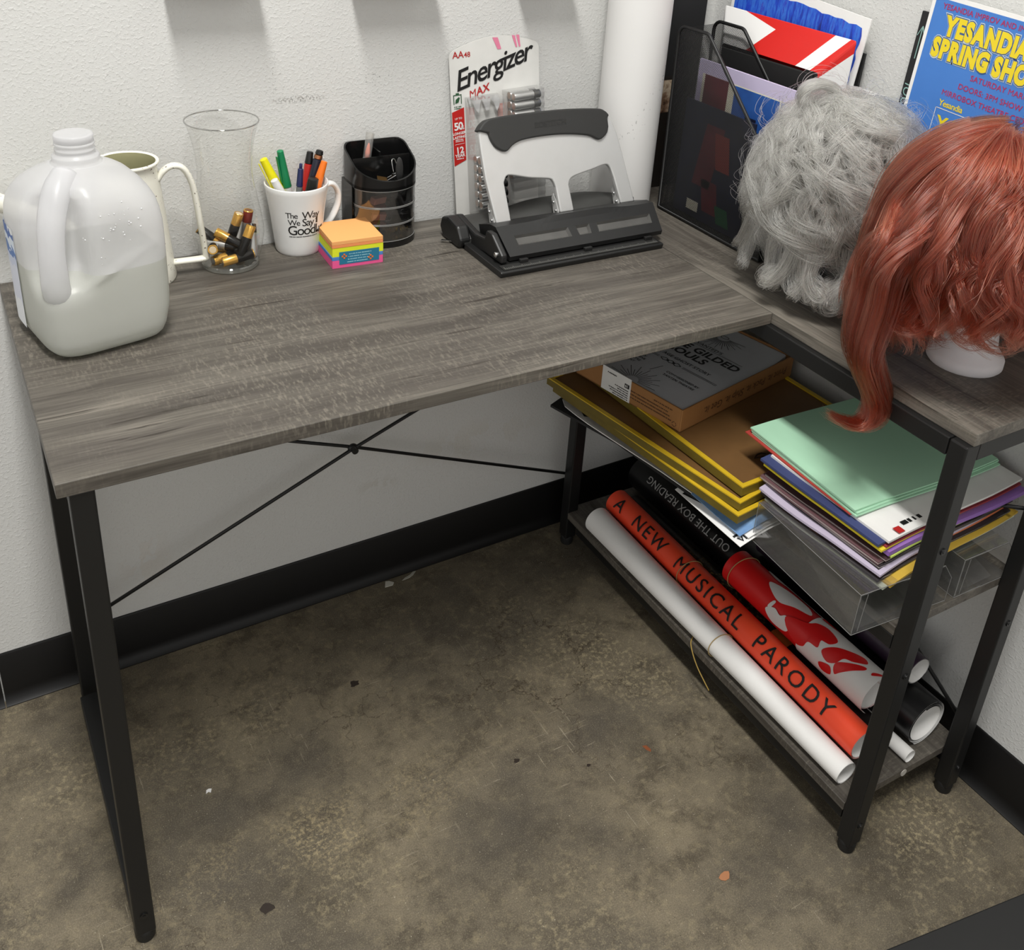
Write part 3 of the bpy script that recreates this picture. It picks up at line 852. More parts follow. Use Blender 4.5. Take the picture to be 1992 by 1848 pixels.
# ------------------------------------------------------------------ cube of sticky notes
cube = thing('sticky_note_cube', 'cube of orange, yellow, blue and pink sticky notes on the desk', 'sticky notes', (-0.7505, -0.1035, H), (0, 0, math.radians(-3)))
def paper_edge(name, c, c2=None):
    n = NT(name)
    if c2:            # a few pale sheets among dark ones show as thin lines on the edge
        k = n.ramp(n.noise(n.coord((3, 3, 1400)), 1.0, 2), [(0.58, (0, 0, 0)), (0.64, (0.8, 0.8, 0.8))])
        g = n.n('ShaderNodeNewGeometry'); sp = n.n('ShaderNodeSeparateXYZ'); n.l(g.outputs['True Normal'], sp.inputs[0])
        side = n.math('LESS_THAN', n.math('ABSOLUTE', sp.outputs['Z']), 0.6)
        n.l(n.mix(n.math('MULTIPLY', k, side), c, c2), n.p.inputs['Base Color'])
        n.p.inputs['Roughness'].default_value = 0.7
        return n.m
    n.l(n.mix(n.noise(n.coord((4, 4, 900)), 1.0, 2), c, tuple(x * 0.86 for x in c[:3]) + (1,)), n.p.inputs['Base Color'])
    n.p.inputs['Roughness'].default_value = 0.7
    return n.m
h = 0.0395
for z0, z1, nm, c, lb in ((0.0, 0.0125, 'pink', rgb(240, 92, 152), 'pink notes at the bottom'), (0.0126, 0.0180, 'blue', rgb(80, 130, 200), 'blue notes'), (0.0181, 0.0322, 'yellow', rgb(228, 235, 40), 'yellow notes'), (0.0323, 0.0372, 'orange', rgb(244, 152, 92), 'orange notes'), (0.0373, 0.0432, 'orange', rgb(248, 178, 108), 'pale orange notes on top')):
    e = random.uniform(-0.0004, 0.0004)
    B().box((-h + e, -h + e, z0), (h + e, h - e, z1)).build('note_pad', paper_edge(nm + ' sticky paper', c), cube, bevel=0.0004)['label'] = lb
lab = B().box((-0.0290, -h - 0.0006, 0.0055), (0.0330, -h - 0.0001, 0.0255), 0)
tb = B()
TEAL = mat('teal sticker', rgb(38, 118, 150), 0.45)
LO = mat('small pale print', rgb(150, 200, 214), 0.5)
st = lab.build('label', TEAL, cube)
for i in range(4):          # too small to read: fine broken lines
    tb.marks(-0.0140 - 0.001 * i, 0.0205 - 0.002 * i, 0.0205 - 0.0042 * i, 0.0016, lambda u, w: (u, -h - 0.0008, w))
tb.build('printed_lettering', LO, st)
pb = B()
for cx0, cz in ((-0.0215, 0.0185), (0.0195, 0.0120)):
    for k in range(4):
        a = k * PI / 2 + PI / 4 * 0
        pb.box((cx0 - 0.0012 + 0.0028 * math.cos(a), -h - 0.0012, cz - 0.0012 + 0.0028 * math.sin(a)), (cx0 + 0.0012 + 0.0028 * math.cos(a), -h - 0.0007, cz + 0.0012 + 0.0028 * math.sin(a)))
pb.build('printed_flower', ORA, st)

# ------------------------------------------------------------------ black desk organizer against the wall
OX, OY = -0.676, -0.0105
org = thing('desk_organizer', 'black plastic desk organizer with three clear drawers against the wall', 'organizer', (OX, OY, H))
HW = 0.052
def dplan(k=1.0, n=18, yb=-0.001, front=-0.090):
    """plan outline, back corners rounded, front a wide curve"""
    pts = arc((HW - 0.018, yb - 0.018), 0.018, 0.0, PI / 2, 5) + arc((-HW + 0.018, yb - 0.018), 0.018, PI / 2, PI, 5)
    ym = -0.048
    pts += [(HW * math.cos(a), ym + (front - ym) * -math.sin(a) * 1.0) for a in [PI + PI * i / n for i in range(1, n)]]
    pts.append((HW, ym))
    cx0, cy0 = 0.0, -0.045
    return [(cx0 + (x - cx0) * k, cy0 + (y - cy0) * k) for x, y in pts]
def rim_z(y):
    return np.interp(y, [-0.092, -0.045, -0.004], [0.1080, 0.1325, 0.1500])
OBL = mat('glossy black plastic', rgb(19, 19, 19), 0.18, 0, 0.5)
o_out, o_in = dplan(1.0), dplan(0.955)
cup = B().grid([[(x, y, 0.0945) for x, y in o_out], [(x, y, rim_z(y)) for x, y in o_out], [(x, y, rim_z(y)) for x, y in o_in], [(x, y, 0.0985) for x, y in o_in]], closed=True)
cup.prism(o_out, (0.0935, 0.0985)).prism(o_out, (0.0, 0.0095))
# side walls and back below the cup
cup.box((-HW, -0.048, 0.009), (-HW + 0.0022, -0.018, 0.0945)).box((HW - 0.0022, -0.048, 0.009), (HW, -0.018, 0.0945)).box((-HW + 0.012, -0.0035, 0.009), (HW - 0.012, -0.001, 0.0945))
cup.box((-HW + 0.001, -0.020, 0.009), (-HW + 0.014, -0.003, 0.0945)).box((HW - 0.014, -0.020, 0.009), (HW - 0.001, -0.003, 0.0945))
cup.build('body', OBL, org, smooth='auto')
B().box((-HW * 0.90, -0.0395, 0.0985), (HW * 0.94, -0.0375, 0.1335)).box((-0.002, -0.0375, 0.0985), (0.000, -0.004, 0.1400)).build('divider', OBL, org)
DR = [(x, y) for x, y in dplan(0.985) if y < -0.0475]
for k, z0 in enumerate((0.0105, 0.0385, 0.0665)):
    z1 = z0 + 0.0262
    path = sorted(DR, key=lambda p: p[0])
    d = B()
    d.grid([[(x, y, z0) for x, y in path], [(x, y, z1) for x, y in path]])
    d.grid([[(x * 0.96, -0.045 + (y + 0.045) * 0.95, z1) for x, y in path], [(x * 0.96, -0.045 + (y + 0.045) * 0.95, z0) for x, y in path]])
    d.box((path[0][0], -0.048, z0), (path[0][0] + 0.0012, -0.010, z1)).box((path[-1][0] - 0.0012, -0.048, z0), (path[-1][0], -0.010, z1))
    d.prism(path + [(path[-1][0], -0.010), (path[0][0], -0.010)], (z0, z0 + 0.0012))
    dw = d.build('drawer', SMOKE, org, smooth='auto')
    rm = B().tube([(x, y, z1) for x, y in path], 0.0007, 6).tube([(x, y, z0) for x, y in path], 0.0007, 6)
    rm.build('drawer_lip', ACRYLIC_EDGE, dw, smooth=True)
def clip_thing(label, loc, rot, body_mat):
    t = thing('binder_clip', label, 'binder clip', loc, rot, 'binder clips in the organizer')
    B().prism([(-0.008, 0), (0.008, 0), (0.0015, 0.014), (-0.0015, 0.014)], (-0.012, 0.012), frame=lambda u, w, h: (h, u, w)).build('clip_body', body_mat, t, bevel=0.0008)
    w = smooth_path([(-0.006, 0.002, 0.013), (-0.005, 0.006, 0.026), (-0.003, 0.008, 0.032), (0.003, 0.008, 0.032), (0.005, 0.006, 0.026), (0.006, 0.002, 0.013)], 4)
    B().tube(w, 0.0008, 8).build('wire_arm', SILVER, t, smooth=True)
    return t
clip_thing('small binder clip with silver wire arms lying in the organizer top', (OX - 0.014, OY - 0.062, H + 0.0995), (math.radians(76), 0, math.radians(70)), mat('brown metal clip', rgb(120, 92, 52), 0.3, 0.7))
clip_thing('large black binder clip standing in the right front of the organizer', (OX + 0.018, OY - 0.060, H + 0.0990), (0, 0, math.radians(30)), BLACK_PLASTIC)
leaf = thing('pen_cap', 'dark leaf-shaped pen clip standing over the organizer front rim', 'pen cap', (OX + 0.016, OY - 0.074, H + 0.0990), (math.radians(10), math.radians(-6), 0))
B().sphere((0, 0, 0.024), 0.0085, 14, sc=(0.75, 0.35, 2.6)).build('blade', mat('charcoal plastic', rgb(52, 52, 52), 0.4), leaf, smooth=True)
glue = thing('lip_balm_tube', 'clear capped tube with an orange tip standing in the organizer', 'tube', (OX - 0.024, OY - 0.030, H + 0.0995), (math.radians(-4), math.radians(10), 0))
B().lathe([(0.0062, 0.0), (0.0065, 0.002), (0.0065, 0.030), (0.0060, 0.0315)], 18).build('holder', clear_plastic('grey clear plastic', (0.62, 0.62, 0.62, 1), 0.4, 0.08, 0.22, 0.25), glue, smooth='auto')
B().lathe([(0.0040, 0.0316), (0.0040, 0.040), (0.0022, 0.050), (0.0006, 0.054)], 14).build('tip', mat('coral orange balm', rgb(240, 130, 100), 0.4), glue, smooth=True)
B().lathe([(0.0064, 0.0316), (0.0064, 0.0690), (0.0058, 0.0705), (0.0, 0.0707)], 18, cap0=False, cap1=False).build('cap', clear_plastic('clear cap plastic', (0.88, 0.87, 0.84, 1), 0.4, 0.06, 0.10, 0.12), glue, smooth='auto')
# what the drawers hold
PINM = mat('brass fasteners', rgb(190, 160, 70), 0.25, 0.9)
pp = thing('push_pin', 'brass push pin in the lowest clear drawer of the organizer', 'push pin', (OX, OY, H + 0.0125), (0, 0, 0), 'brass push pins in the lowest drawer')
B().lathe([(0.0042, 0.0), (0.0042, 0.0008), (0.0022, 0.0018), (0.0018, 0.006), (0.0030, 0.0076), (0.0030, 0.0086)], 12).build('pin_head', PINM, pp, smooth='auto')
B().cyl((0, 0, 0.0086), (0, 0, 0.0170), 0.0005, 6).build('pin_point', SILVER, pp)
pp.location = (OX + 0.026, OY - 0.062, H + 0.0160); pp.rotation_euler = (1.2, 0.3, 0.4)
for k in range(11):
    dup(pp, (OX + random.uniform(0.000, 0.030), OY - random.uniform(0.048, 0.066), H + 0.0150 + 0.003 * (k % 3)), (random.uniform(0.9, 1.8), random.uniform(-0.5, 0.5), random.uniform(0, 6)))
b = B()
ebox = thing('eraser', 'pink eraser lying in the top clear drawer of the organizer', 'eraser', (OX - 0.016, OY - 0.066, H + 0.0682), (0, 0, 0.2))
B().prism([(-0.012, 0), (0.009, 0), (0.012, 0.010), (-0.009, 0.010)], (-0.007, 0.007), frame=lambda u, w, h_: (u, h_, w)).build('block', mat('dull pink rubber', rgb(206, 140, 124), 0.7), ebox, bevel=0.001)
eb2 = dup(ebox, (OX - 0.014, OY - 0.064, H + 0.0402), (0, 0, -0.3), 'pink eraser lying in the middle clear drawer of the organizer')
for nm, dz, lb in (('top', 0.0682, 'silver paper clips lying in the top clear drawer'), ('mid', 0.0402, 'silver paper clips lying in the middle clear drawer')):
    pc = B()
    for k in range(22):
        T = Matrix.Translation((OX + random.uniform(-0.006, 0.028), OY - random.uniform(0.044, 0.066), H + dz + random.uniform(0.001, 0.009))) @ Euler((random.uniform(-0.5, 0.5), random.uniform(-0.5, 0.5), random.uniform(0, 6))).to_matrix().to_4x4()
        pc.tube([(-0.012, -0.003, 0), (0.010, -0.003, 0), (0.0125, 0, 0), (0.010, 0.003, 0), (-0.009, 0.003, 0), (-0.010, 0.0005, 0), (0.006, 0.0003, 0)], 0.0005, 5, T=T)
    tag(pc.build('paper_clips', SILVER), lb, 'paper clips', kind='stuff')
# ------------------------------------------------------------------ carded batteries leaning on the wall
def place(name, label, cat, loc, M3, group=None):
    """thing whose local axes are the columns of M3"""
    return thing(name, label, cat, loc, tuple(M3.to_euler()), group)
lean = Matrix.Rotation(math.radians(-3.2), 3, 'Y') @ Matrix.Rotation(math.radians(-4.2), 3, 'X')
pack = place('battery_pack', 'white carded pack of double-A batteries, partly empty, leaning on the wall', 'battery pack', (-0.446, -0.031, H + 0.0012), lean)
PW, PH = 0.083, 0.300
arch = arc((PW - 0.012, PH - 0.027), 0.012, 0.0, 1.30, 5) + [(x, PH - 0.0135 + 0.0135 * math.cos(x / 0.070 * PI / 2)) for x in np.linspace(0.066, -0.066, 15)] + arc((-PW + 0.012, PH - 0.027), 0.012, PI - 1.30, PI, 5)
card_o = [(-PW, 0.0), (PW, 0.0)] + arch
CARD = mat('white printed card', rgb(226, 225, 221), 0.45, vary=rgb(208, 208, 204))
cardm = B().prism(card_o, (0, 0.0012), frame=lambda u, w, h_: (u, h_, w)).build('card', CARD, pack)
fr = lambda du, dw, ang=0.0, off=0.0006: (lambda x, y: (du + x * math.cos(ang) - y * math.sin(ang), -off, dw + x * math.sin(ang) + y * math.cos(ang)))
RED_INK = mat('red ink', rgb(176, 36, 34), 0.45)
RED_DK = mat('deep red ink', rgb(190, 34, 30), 0.45)
WHITE_INK = mat('white ink', rgb(236, 236, 234), 0.5)
PINK_INK = mat('pink ink', rgb(226, 130, 160), 0.5)
GREEN_INK = mat('green ink', rgb(40, 84, 52), 0.5)
b = B().text('Energizer', fr(-0.0740, 0.2180, math.radians(15), 0.0008), 0.0455, 0.012, 0.40, 'LEFT', 0.86)
b.build('brand_lettering', INK, pack)
b = B().text('AA', fr(-0.0770, 0.2720), 0.0150, 0.012).text('48', fr(-0.0565, 0.2720), 0.0115, 0.01)
b.text('MAX', fr(-0.0500, 0.2045, math.radians(14), 0.0008), 0.0175, 0.022, 0.25, spacing=1.05)
b.build('red_lettering', RED_INK, pack)
sb = B().add([fr(0, 0)(x, y) for x, y in ((-0.0826, 0.096), (-0.0605, 0.104), (-0.0605, 0.192), (-0.0826, 0.186))], [(0, 1, 2, 3)])
strip = sb.build('red_strip', RED_DK, pack)
wb_ = B().text('50', fr(-0.0800, 0.1560, 0.05, 0.0009), 0.0175, 0.03, 0, spacing=0.9).text('%', fr(-0.0672, 0.1562, 0.05, 0.0009), 0.0080, 0.02).text('UP TO', fr(-0.0715, 0.1735, 0.05, 0.0009), 0.0045, 0.01, 0, 'CENTER')
wb_.text('LONGER', fr(-0.0713, 0.1485, 0.05, 0.0009), 0.0060, 0.03, 0, 'CENTER').text('LASTING', fr(-0.0713, 0.1420, 0.05, 0.0009), 0.0060, 0.03, 0, 'CENTER')
wb_.text('12', fr(-0.0713, 0.1170, 0.05, 0.0009), 0.0150, 0.03, 0, 'CENTER').text('YEAR', fr(-0.0713, 0.1105, 0.05, 0.0009), 0.0075, 0.03, 0, 'CENTER')
wb_.marks(-0.0780, -0.0650, 0.1068, 0.0016, fr(0, 0, 0, 0.0009)).marks(-0.0785, -0.0640, 0.1390, 0.0014, fr(0, 0, 0, 0.0009)).marks(-0.0785, -0.0640, 0.1364, 0.0014, fr(0, 0, 0, 0.0009))
wb_.add([fr(0, 0, 0, 0.0009)(x, y) for x, y in ((-0.0800, 0.1318), (-0.0625, 0.1326), (-0.0625, 0.1332), (-0.0800, 0.1324))], [(0, 1, 2, 3)])
wb_.build('white_lettering', WHITE_INK, strip)
gb = B()
for q in ([(-0.0790, 0.1985), (-0.0775, 0.1985), (-0.0775, 0.2140), (-0.0790, 0.2140)], [(-0.0655, 0.1985), (-0.0640, 0.1985), (-0.0640, 0.2140), (-0.0655, 0.2140)], [(-0.0790, 0.2125), (-0.0640, 0.2125), (-0.0640, 0.2140), (-0.0790, 0.2140)], [(-0.0745, 0.2140), (-0.0685, 0.2140), (-0.0685, 0.2165), (-0.0745, 0.2165)], [(-0.0760, 0.1995), (-0.0700, 0.2010), (-0.0672, 0.2080), (-0.0690, 0.2100), (-0.0748, 0.2060)]):
    gb.add([fr(0, 0)(*p) for p in q], [list(range(len(q)))])
gb.marks(-0.0780, -0.0650, 0.1935, 0.0016, fr(0, 0)).marks(-0.0780, -0.0650, 0.1905, 0.0016, fr(0, 0))
gb.build('green_emblem', GREEN_INK, pack)
pk = B()
for x0, x1, dx in ((-0.004, 0.006, 0.006), (0.032, 0.038, 0.004), (0.040, 0.046, 0.002)):
    pk.add([fr(0, 0)(*p) for p in ((x0, PH - 0.0020), (x1, PH - 0.0030), (x1 + dx, PH - 0.022), (x0 + dx + 0.003, PH - 0.022))], [(0, 1, 2, 3)])
pk.build('pink_streak', PINK_INK, pack)
# blister tray: ridged, left column empty
tray = B()
def ridged(x0, x1, z0, z1, dep):
    rows = []
    n = max(2, int((z1 - z0) / 0.0025))
    for i in range(n + 1):
        z = z0 + (z1 - z0) * i / n
        rd = dep - 0.0022 * (1 - abs(math.sin(PI * (z - z0) / 0.0152)))
        rows.append([(x0, -0.0006, z), (x0 + 0.002, -rd, z), (x0 + 0.006, -rd - 0.0008, z), ((x0 + x1) / 2, -rd - 0.0008, z), (x1 - 0.006, -rd - 0.0008, z), (x1 - 0.002, -rd, z), (x1, -0.0006, z)])
    tray.grid(rows)
    tray.grid([[p for p in rows[0]], [(p[0], -0.0006, p[2]) for p in rows[0]]])
    tray.grid([[p for p in rows[-1]], [(p[0], -0.0006, p[2]) for p in rows[-1]]])
ridged(-0.0585, 0.0005, 0.012, 0.208, 0.0300)
ridged(0.0110, 0.0770, 0.012, 0.2115, 0.0300)
tray.build('blister', BLISTER, pack, smooth='auto')
tf = B()
tx = np.linspace(-0.054, 0.000, 12)
tf.grid([[(x, -0.0020 - 0.006 * abs(math.sin(i * 1.9)), 0.2070) for i, x in enumerate(tx)], [(x, -0.0035 - 0.008 * abs(math.sin(i * 2.3 + 1)), 0.1920 + 0.012 * math.sin(i * 1.7)) for i, x in enumerate(tx)]])
tf.build('torn_film', mat('torn silver foil', rgb(200, 200, 200), 0.3, 0.3), pack, smooth=True)
B().add([fr(0, 0, 0, 0.0022)(*p) for p in ((0.0008, 0.020), (0.0106, 0.020), (0.0106, 0.190), (0.0008, 0.190))], [(0, 1, 2, 3)]).build('red_band', mat('pale red print', rgb(214, 120, 104), 0.5), pack)
# cells still in the tray, two deep (sealed in the pack, so parts of it)
pitch = 0.0152
def pack_cell(x, z, d):
    R, L = 0.0070, 0.0495
    lo, hi = x, x + L
    T = Matrix.Translation((x, -0.0085 - d * 0.0145, z)) @ Matrix.Rotation(PI / 2, 4, 'Y')
    c = B().lathe([(R * 0.93, 0), (R, 0.0008), (R, 0.036)], 18, cap1=False, T=T).build('battery', CB_SILVER, pack, smooth='auto')
    B().lathe([(R, 0.036), (R, L - 0.0008), (R * 0.9, L)], 18, cap0=False, T=T).lathe([(0.0026, L), (0.0024, L + 0.001)], 10, T=T).build('end_band', CB_BLACK, c, smooth='auto')
    B().lathe([(R * 0.78, -0.0004), (R * 0.78, 0.0002)], 16, T=T).build('base_cap', mat('silver brown cap', rgb(188, 160, 142), 0.3, 0.6) if 'silver brown cap' not in bpy.data.materials else bpy.data.materials['silver brown cap'], c)
for d in (0, 1):
    for k in range(10):
        if k < 7 or d == 0:
            pack_cell(0.0195, 0.2020 - k * pitch, d)
    for k in range(6):
        pack_cell(-0.0480, 0.1045 - k * pitch, d)

# ------------------------------------------------------------------ heavy-duty three-hole punch
punch = thing('hole_punch', 'heavy-duty three-hole punch with silver lever and black rubber grip', 'hole punch', (-0.42, -0.19, H))
PB = mat('matte black punch body', rgb(30, 30, 30), 0.42, bump=(700, 0.06, 0.0002))
PGR = mat('soft dark grey plastic', rgb(58, 58, 56), 0.5)
fx = lambda u, w, h_: (h_, u, w)
B().prism([(-0.266, H), (-0.130, H), (-0.130, H + 0.010), (-0.266, H + 0.010), (-0.2685, H + 0.008)], (-0.577, -0.2745), frame=fx).build('base_plate', PB, punch, bevel=0.0015, world=True)
rul = B().box((-0.570, -0.2645, H + 0.0101), (-0.281, -0.2475, H + 0.0118)).build('ruler', mat('charcoal ruler strip', rgb(44, 44, 43), 0.4), punch, world=True)
tk = B()
for i in range(92):
    x = -0.567 + i * 0.0031
    tk.box((x, -0.2635, H + 0.0119), (x + 0.0010, -0.2635 + (0.0075 if i % 5 == 0 else 0.0045), H + 0.01205))
tk.build('ruler_marking', mat('grey ruler marks', rgb(112, 112, 108), 0.5), punch, world=True)
for x in (-0.535, -0.4175, -0.300):
    B().box((x, -0.252, H + 0.0119), (x + 0.014, -0.246, H + 0.0175)).build('paper_guide', PB, punch, bevel=0.0008, world=True)
# housing: slanted front panel with three recesses
u0, u1 = -0.553, -0.2535
A0, A1 = Vector((0, -0.2415, H + 0.0200)), Vector((0, -0.2020, H + 0.0545))
sl = (A1 - A0); SLN = sl.length; sd = sl.normalized(); nrm = Vector((0, -sd.z, sd.y))
def on_panel(u, w, d=0.0):
    sk = -0.006 * (1 - w / SLN)          # ends lean in towards the bottom
    q = A0 + sd * w + nrm * d
    hump = 0.0050 * math.exp(-((u + 0.395) / 0.075) ** 4) * max(0, (w / SLN - 0.75) / 0.25)
    return (u + (sk if u > -0.4 else -sk) * 0.9, q.y, q.z + hump)
ue = sorted(set([u0, u1, -0.530, -0.432, -0.418, -0.388, -0.374, -0.268] + list(np.linspace(u0, u1, 24))))
we = [0.0, 0.0165, 0.0335, SLN * 0.85, SLN]
cells = ((-0.530, -0.432), (-0.418, -0.388), (-0.374, -0.268))
hs = B()
rc = B()
for i in range(len(ue) - 1):
    for j in range(len(we) - 1):
        a, b_, w0, w1 = ue[i], ue[i + 1], we[j], we[j + 1]
        rec = j == 1 and any(c0 - 1e-6 <= a and b_ <= c1 + 1e-6 for c0, c1 in cells)
        if not rec:
            hs.add([on_panel(a, w0), on_panel(b_, w0), on_panel(b_, w1), on_panel(a, w1)], [(0, 1, 2, 3)])
for c0, c1 in cells:
    o4 = [on_panel(c0, 0.0165), on_panel(c1, 0.0165), on_panel(c1, 0.0335), on_panel(c0, 0.0335)]
    i4 = [on_panel(c0 + 0.004, 0.0195, -0.0045), on_panel(c1 - 0.003, 0.0195, -0.0045), on_panel(c1 - 0.003, 0.0305, -0.0045), on_panel(c0 + 0.004, 0.0305, -0.0045)]
    rc.add(o4 + i4, [(0, 1, 5, 4), (1, 2, 6, 5), (2, 3, 7, 6), (3, 0, 4, 7), (4, 5, 6, 7)])
n_ = 28
us = list(np.linspace(u0, u1, n_))
prof = lambda u: [on_panel(u, 0.0), (on_panel(u, 0)[0], -0.2400, H + 0.0125), (on_panel(u, 0)[0], -0.150, H + 0.0125), (on_panel(u, SLN)[0], -0.150, H + 0.040), (on_panel(u, SLN)[0], -0.185, H + 0.0530), on_panel(u, SLN)]
rows = [prof(u) for u in us]
hs.grid(rows, cap0=True, cap1=True)
hs.build('housing', PB, punch, world=True)
rc.build('recess', mat('lighter glossy black recess', rgb(62, 61, 59), 0.28, 0.0, 0.6, vary=rgb(96, 95, 92)), punch, world=True)  # recesses coloured lighter than the housing around them
# side cheek, arm and pivot on the left
ck = [(-0.2465, H + 0.0125), (-0.2460, H + 0.0260), (-0.2120, H + 0.0490), (-0.196, H + 0.0490), (-0.190, H + 0.034), (-0.160, H + 0.030), (-0.120, H + 0.036), (-0.100, H + 0.040), (-0.085, H + 0.034), (-0.080, H + 0.012), (-0.095, H + 0.001), (-0.150, H + 0.001), (-0.190, H + 0.0105)]
B().prism(ck, (-0.5655, -0.5545), frame=fx).build('side_cheek', PB, punch, bevel=0.003, world=True)
B().cyl((-0.5655, -0.2330, H + 0.0235), (-0.5690, -0.2330, H + 0.0235), 0.0046, 18).sphere((-0.5690, -0.2330, H + 0.0235), 0.0045, 12, sc=(0.4, 1, 1)).build('pivot_rivet', SILVER, punch, smooth='auto', world=True)
# chip tray along the back with its rounded end knob
rows = []
for i in range(25):
    t = i / 24
    x = -0.5770 + 0.310 * t
    k = 0.70 + 0.30 * min(1, t * 9) ** 0.5
    hump = 0.012 * math.exp(-((x + 0.365) / 0.095) ** 4)
    rows.append([(x, -0.150, H + 0.002), (x, -0.150, H + (0.020 + hump) * k), (x, -0.135, H + (0.034 + hump) * k), (x, -0.105, H + (0.036 + hump) * k), (x, -0.080, H + (0.028 + hump) * k), (x, -0.068, H + 0.012), (x, -0.070, H + 0.002)])
B().grid(rows, cap0=True, cap1=True).build('chip_tray', PGR, punch, smooth='auto', world=True)
B().prism([(-0.145, H + 0.002), (-0.090, H + 0.002), (-0.078, H + 0.016), (-0.084, H + 0.034), (-0.105, H + 0.041), (-0.138, H + 0.036), (-0.152, H + 0.016)], (-0.5860, -0.5655), frame=fx).build('end_knob', PB, punch, bevel=0.004, world=True)
tg = B().prism([(-0.5960, -0.108), (-0.5760, -0.124), (-0.5760, -0.130), (-0.5900, -0.116), (-0.6000, -0.112)], (H + 0.004, H + 0.005))
tg.build('metal_tab', SILVER, punch, world=True)
# lever: a silver plate leaning back, on three feet
Lp = Vector((0, -0.17, H + 0.045)); Ld = Vector((0, 0.055, 0.14)).normalized(); Ln = Vector((0, Ld.z, -Ld.y))
def on_lever(u, w, d):
    q = Lp + Ld * w + Ln * d
    return (u, q.y, q.z)
def curve(pts, n=6):
    return [p[:2] for p in smooth_path([(*p, 0) for p in pts], n)]
out = [(-0.5345, 0.0)] + curve([(-0.5435, 0.070), (-0.5455, 0.128), (-0.5420, 0.146), (-0.528, 0.154)], 4) + [(-0.318, 0.154)] + curve([(-0.305, 0.149), (-0.2955, 0.138), (-0.285, 0.100), (-0.2690, 0.002)], 5)
out += [(-0.2965, 0.002)] + curve([(-0.3045, 0.045), (-0.3105, 0.0640), (-0.3200, 0.0690), (-0.345, 0.0640), (-0.380, 0.0575), (-0.3905, 0.0520), (-0.3940, 0.044)], 5) + [(-0.3900, 0.002), (-0.4160, 0.002)]
out += curve([(-0.4190, 0.044), (-0.4225, 0.0535), (-0.4300, 0.0585), (-0.465, 0.0640), (-0.4960, 0.0715), (-0.5060, 0.0710), (-0.5120, 0.0620)], 5) + [(-0.5080, 0.0)]
B().prism(out, (-0.004, 0.0045), frame=on_lever).build('lever', mat('satin silver metal', rgb(212, 212, 211), 0.36, 0.35, 0.5, vary=rgb(204, 204, 202)), punch, bevel=0.0032, world=True, segs=3)
grip = curve([(-0.5475, 0.1455), (-0.5363, 0.1570), (-0.5183, 0.1629), (-0.4529, 0.1655), (-0.3877, 0.1655), (-0.3261, 0.1615), (-0.3104, 0.1560), (-0.3030, 0.1485)], 4) + [(-0.3070, 0.1447)] + curve([(-0.3070, 0.1300), (-0.3120, 0.1195), (-0.3275, 0.1106), (-0.3484, 0.1195), (-0.3907, 0.1255), (-0.4326, 0.1265), (-0.4715, 0.1240), (-0.4900, 0.1180), (-0.5039, 0.1092), (-0.5200, 0.1165), (-0.5285, 0.1300), (-0.5305, 0.1400)], 4) + [(-0.5420, 0.1435)]
gr = B().prism(grip, (-0.0095, 0.0095), frame=on_lever).build('grip', mat('dark rubber grip', rgb(46, 46, 45), 0.55), punch, bevel=0.0040, world=True, segs=3)
em = B().text('BOSTITCH', lambda x, y: on_lever(-0.418 + x, 0.141 + y + 0.02 * x, -0.0099), 0.0125, 0.03, 0, 'CENTER', 1.0)
em.build('embossed_lettering', mat('raised rubber letters', rgb(40, 40, 39), 0.35), gr).location = -Vector(punch['_o'])
for x0, x1 in ((-0.5350, -0.5075), (-0.4165, -0.3895), (-0.2970, -0.2685)):
    B().prism([(x0, -0.010), (x1, -0.010), (x1, 0.010), (x0, 0.004)], (-0.0030, 0.016), frame=on_lever).build('lever_foot', BLACK_PLASTIC, punch, bevel=0.0015, world=True)
    sp_ = B().prism([(0.0, -0.003), (0.016, -0.003), (0.016, 0.028), (0.010, 0.034), (0.004, 0.022)], (x0 - 0.0012, x0), frame=lambda u, w, h_: on_lever(h_, w, u)).build('side_plate', bpy.data.materials['satin silver metal'], punch, world=True)
    pn = B()
    for w, d in ((0.006, 0.006), (0.020, 0.010)):
        q = on_lever(x0 - 0.002, w, d)
        pn.sphere(q, 0.0026, 10)
    pn.build('rivet', SILVER, punch, smooth=True, world=True)

# ------------------------------------------------------------------ big white paper roll standing in the corner
roll = thing('paper_roll', 'tall wide white roll of paper standing upright in the wall corner', 'paper roll', (-0.2185, -0.064, H))
rp = []
for k in range(150):
    a = -0.6 + k / 149 * 2 * PI * 2.2
    r = 0.0545 - 0.0016 * (2.2 - k / 149 * 2.2)
    rp.append((r * math.cos(a), r * math.sin(a)))
def roll_mat():
    n = NT('white paper with grey smudges')
    v = n.coord()
    sp = n.n('ShaderNodeSeparateXYZ'); n.l(v, sp.inputs[0])
    d = n.math('ABSOLUTE', n.math('SUBTRACT', n.math('SUBTRACT', sp.outputs['Z'], 0.19), n.math('MULTIPLY', sp.outputs['X'], 1.6)))
    fall = n.math('SUBTRACT', 1.0, n.math('DIVIDE', d, 0.035), clamp=True)
    k = n.math('MULTIPLY', fall, n.ramp(n.noise(v, 190, 2), [(0.64, (0, 0, 0)), (0.70, (0.7, 0.7, 0.7))]))
    n.l(n.mix(k, rgb(228, 227, 225), rgb(120, 118, 116)), n.p.inputs['Base Color'])
    n.p.inputs['Roughness'].default_value = 0.7
    return n.m
B().grid([[(x, y, 0.0005) for x, y in rp], [(x, y, 0.62) for x, y in rp]]).build('sheet', roll_mat(), roll, smooth=True)

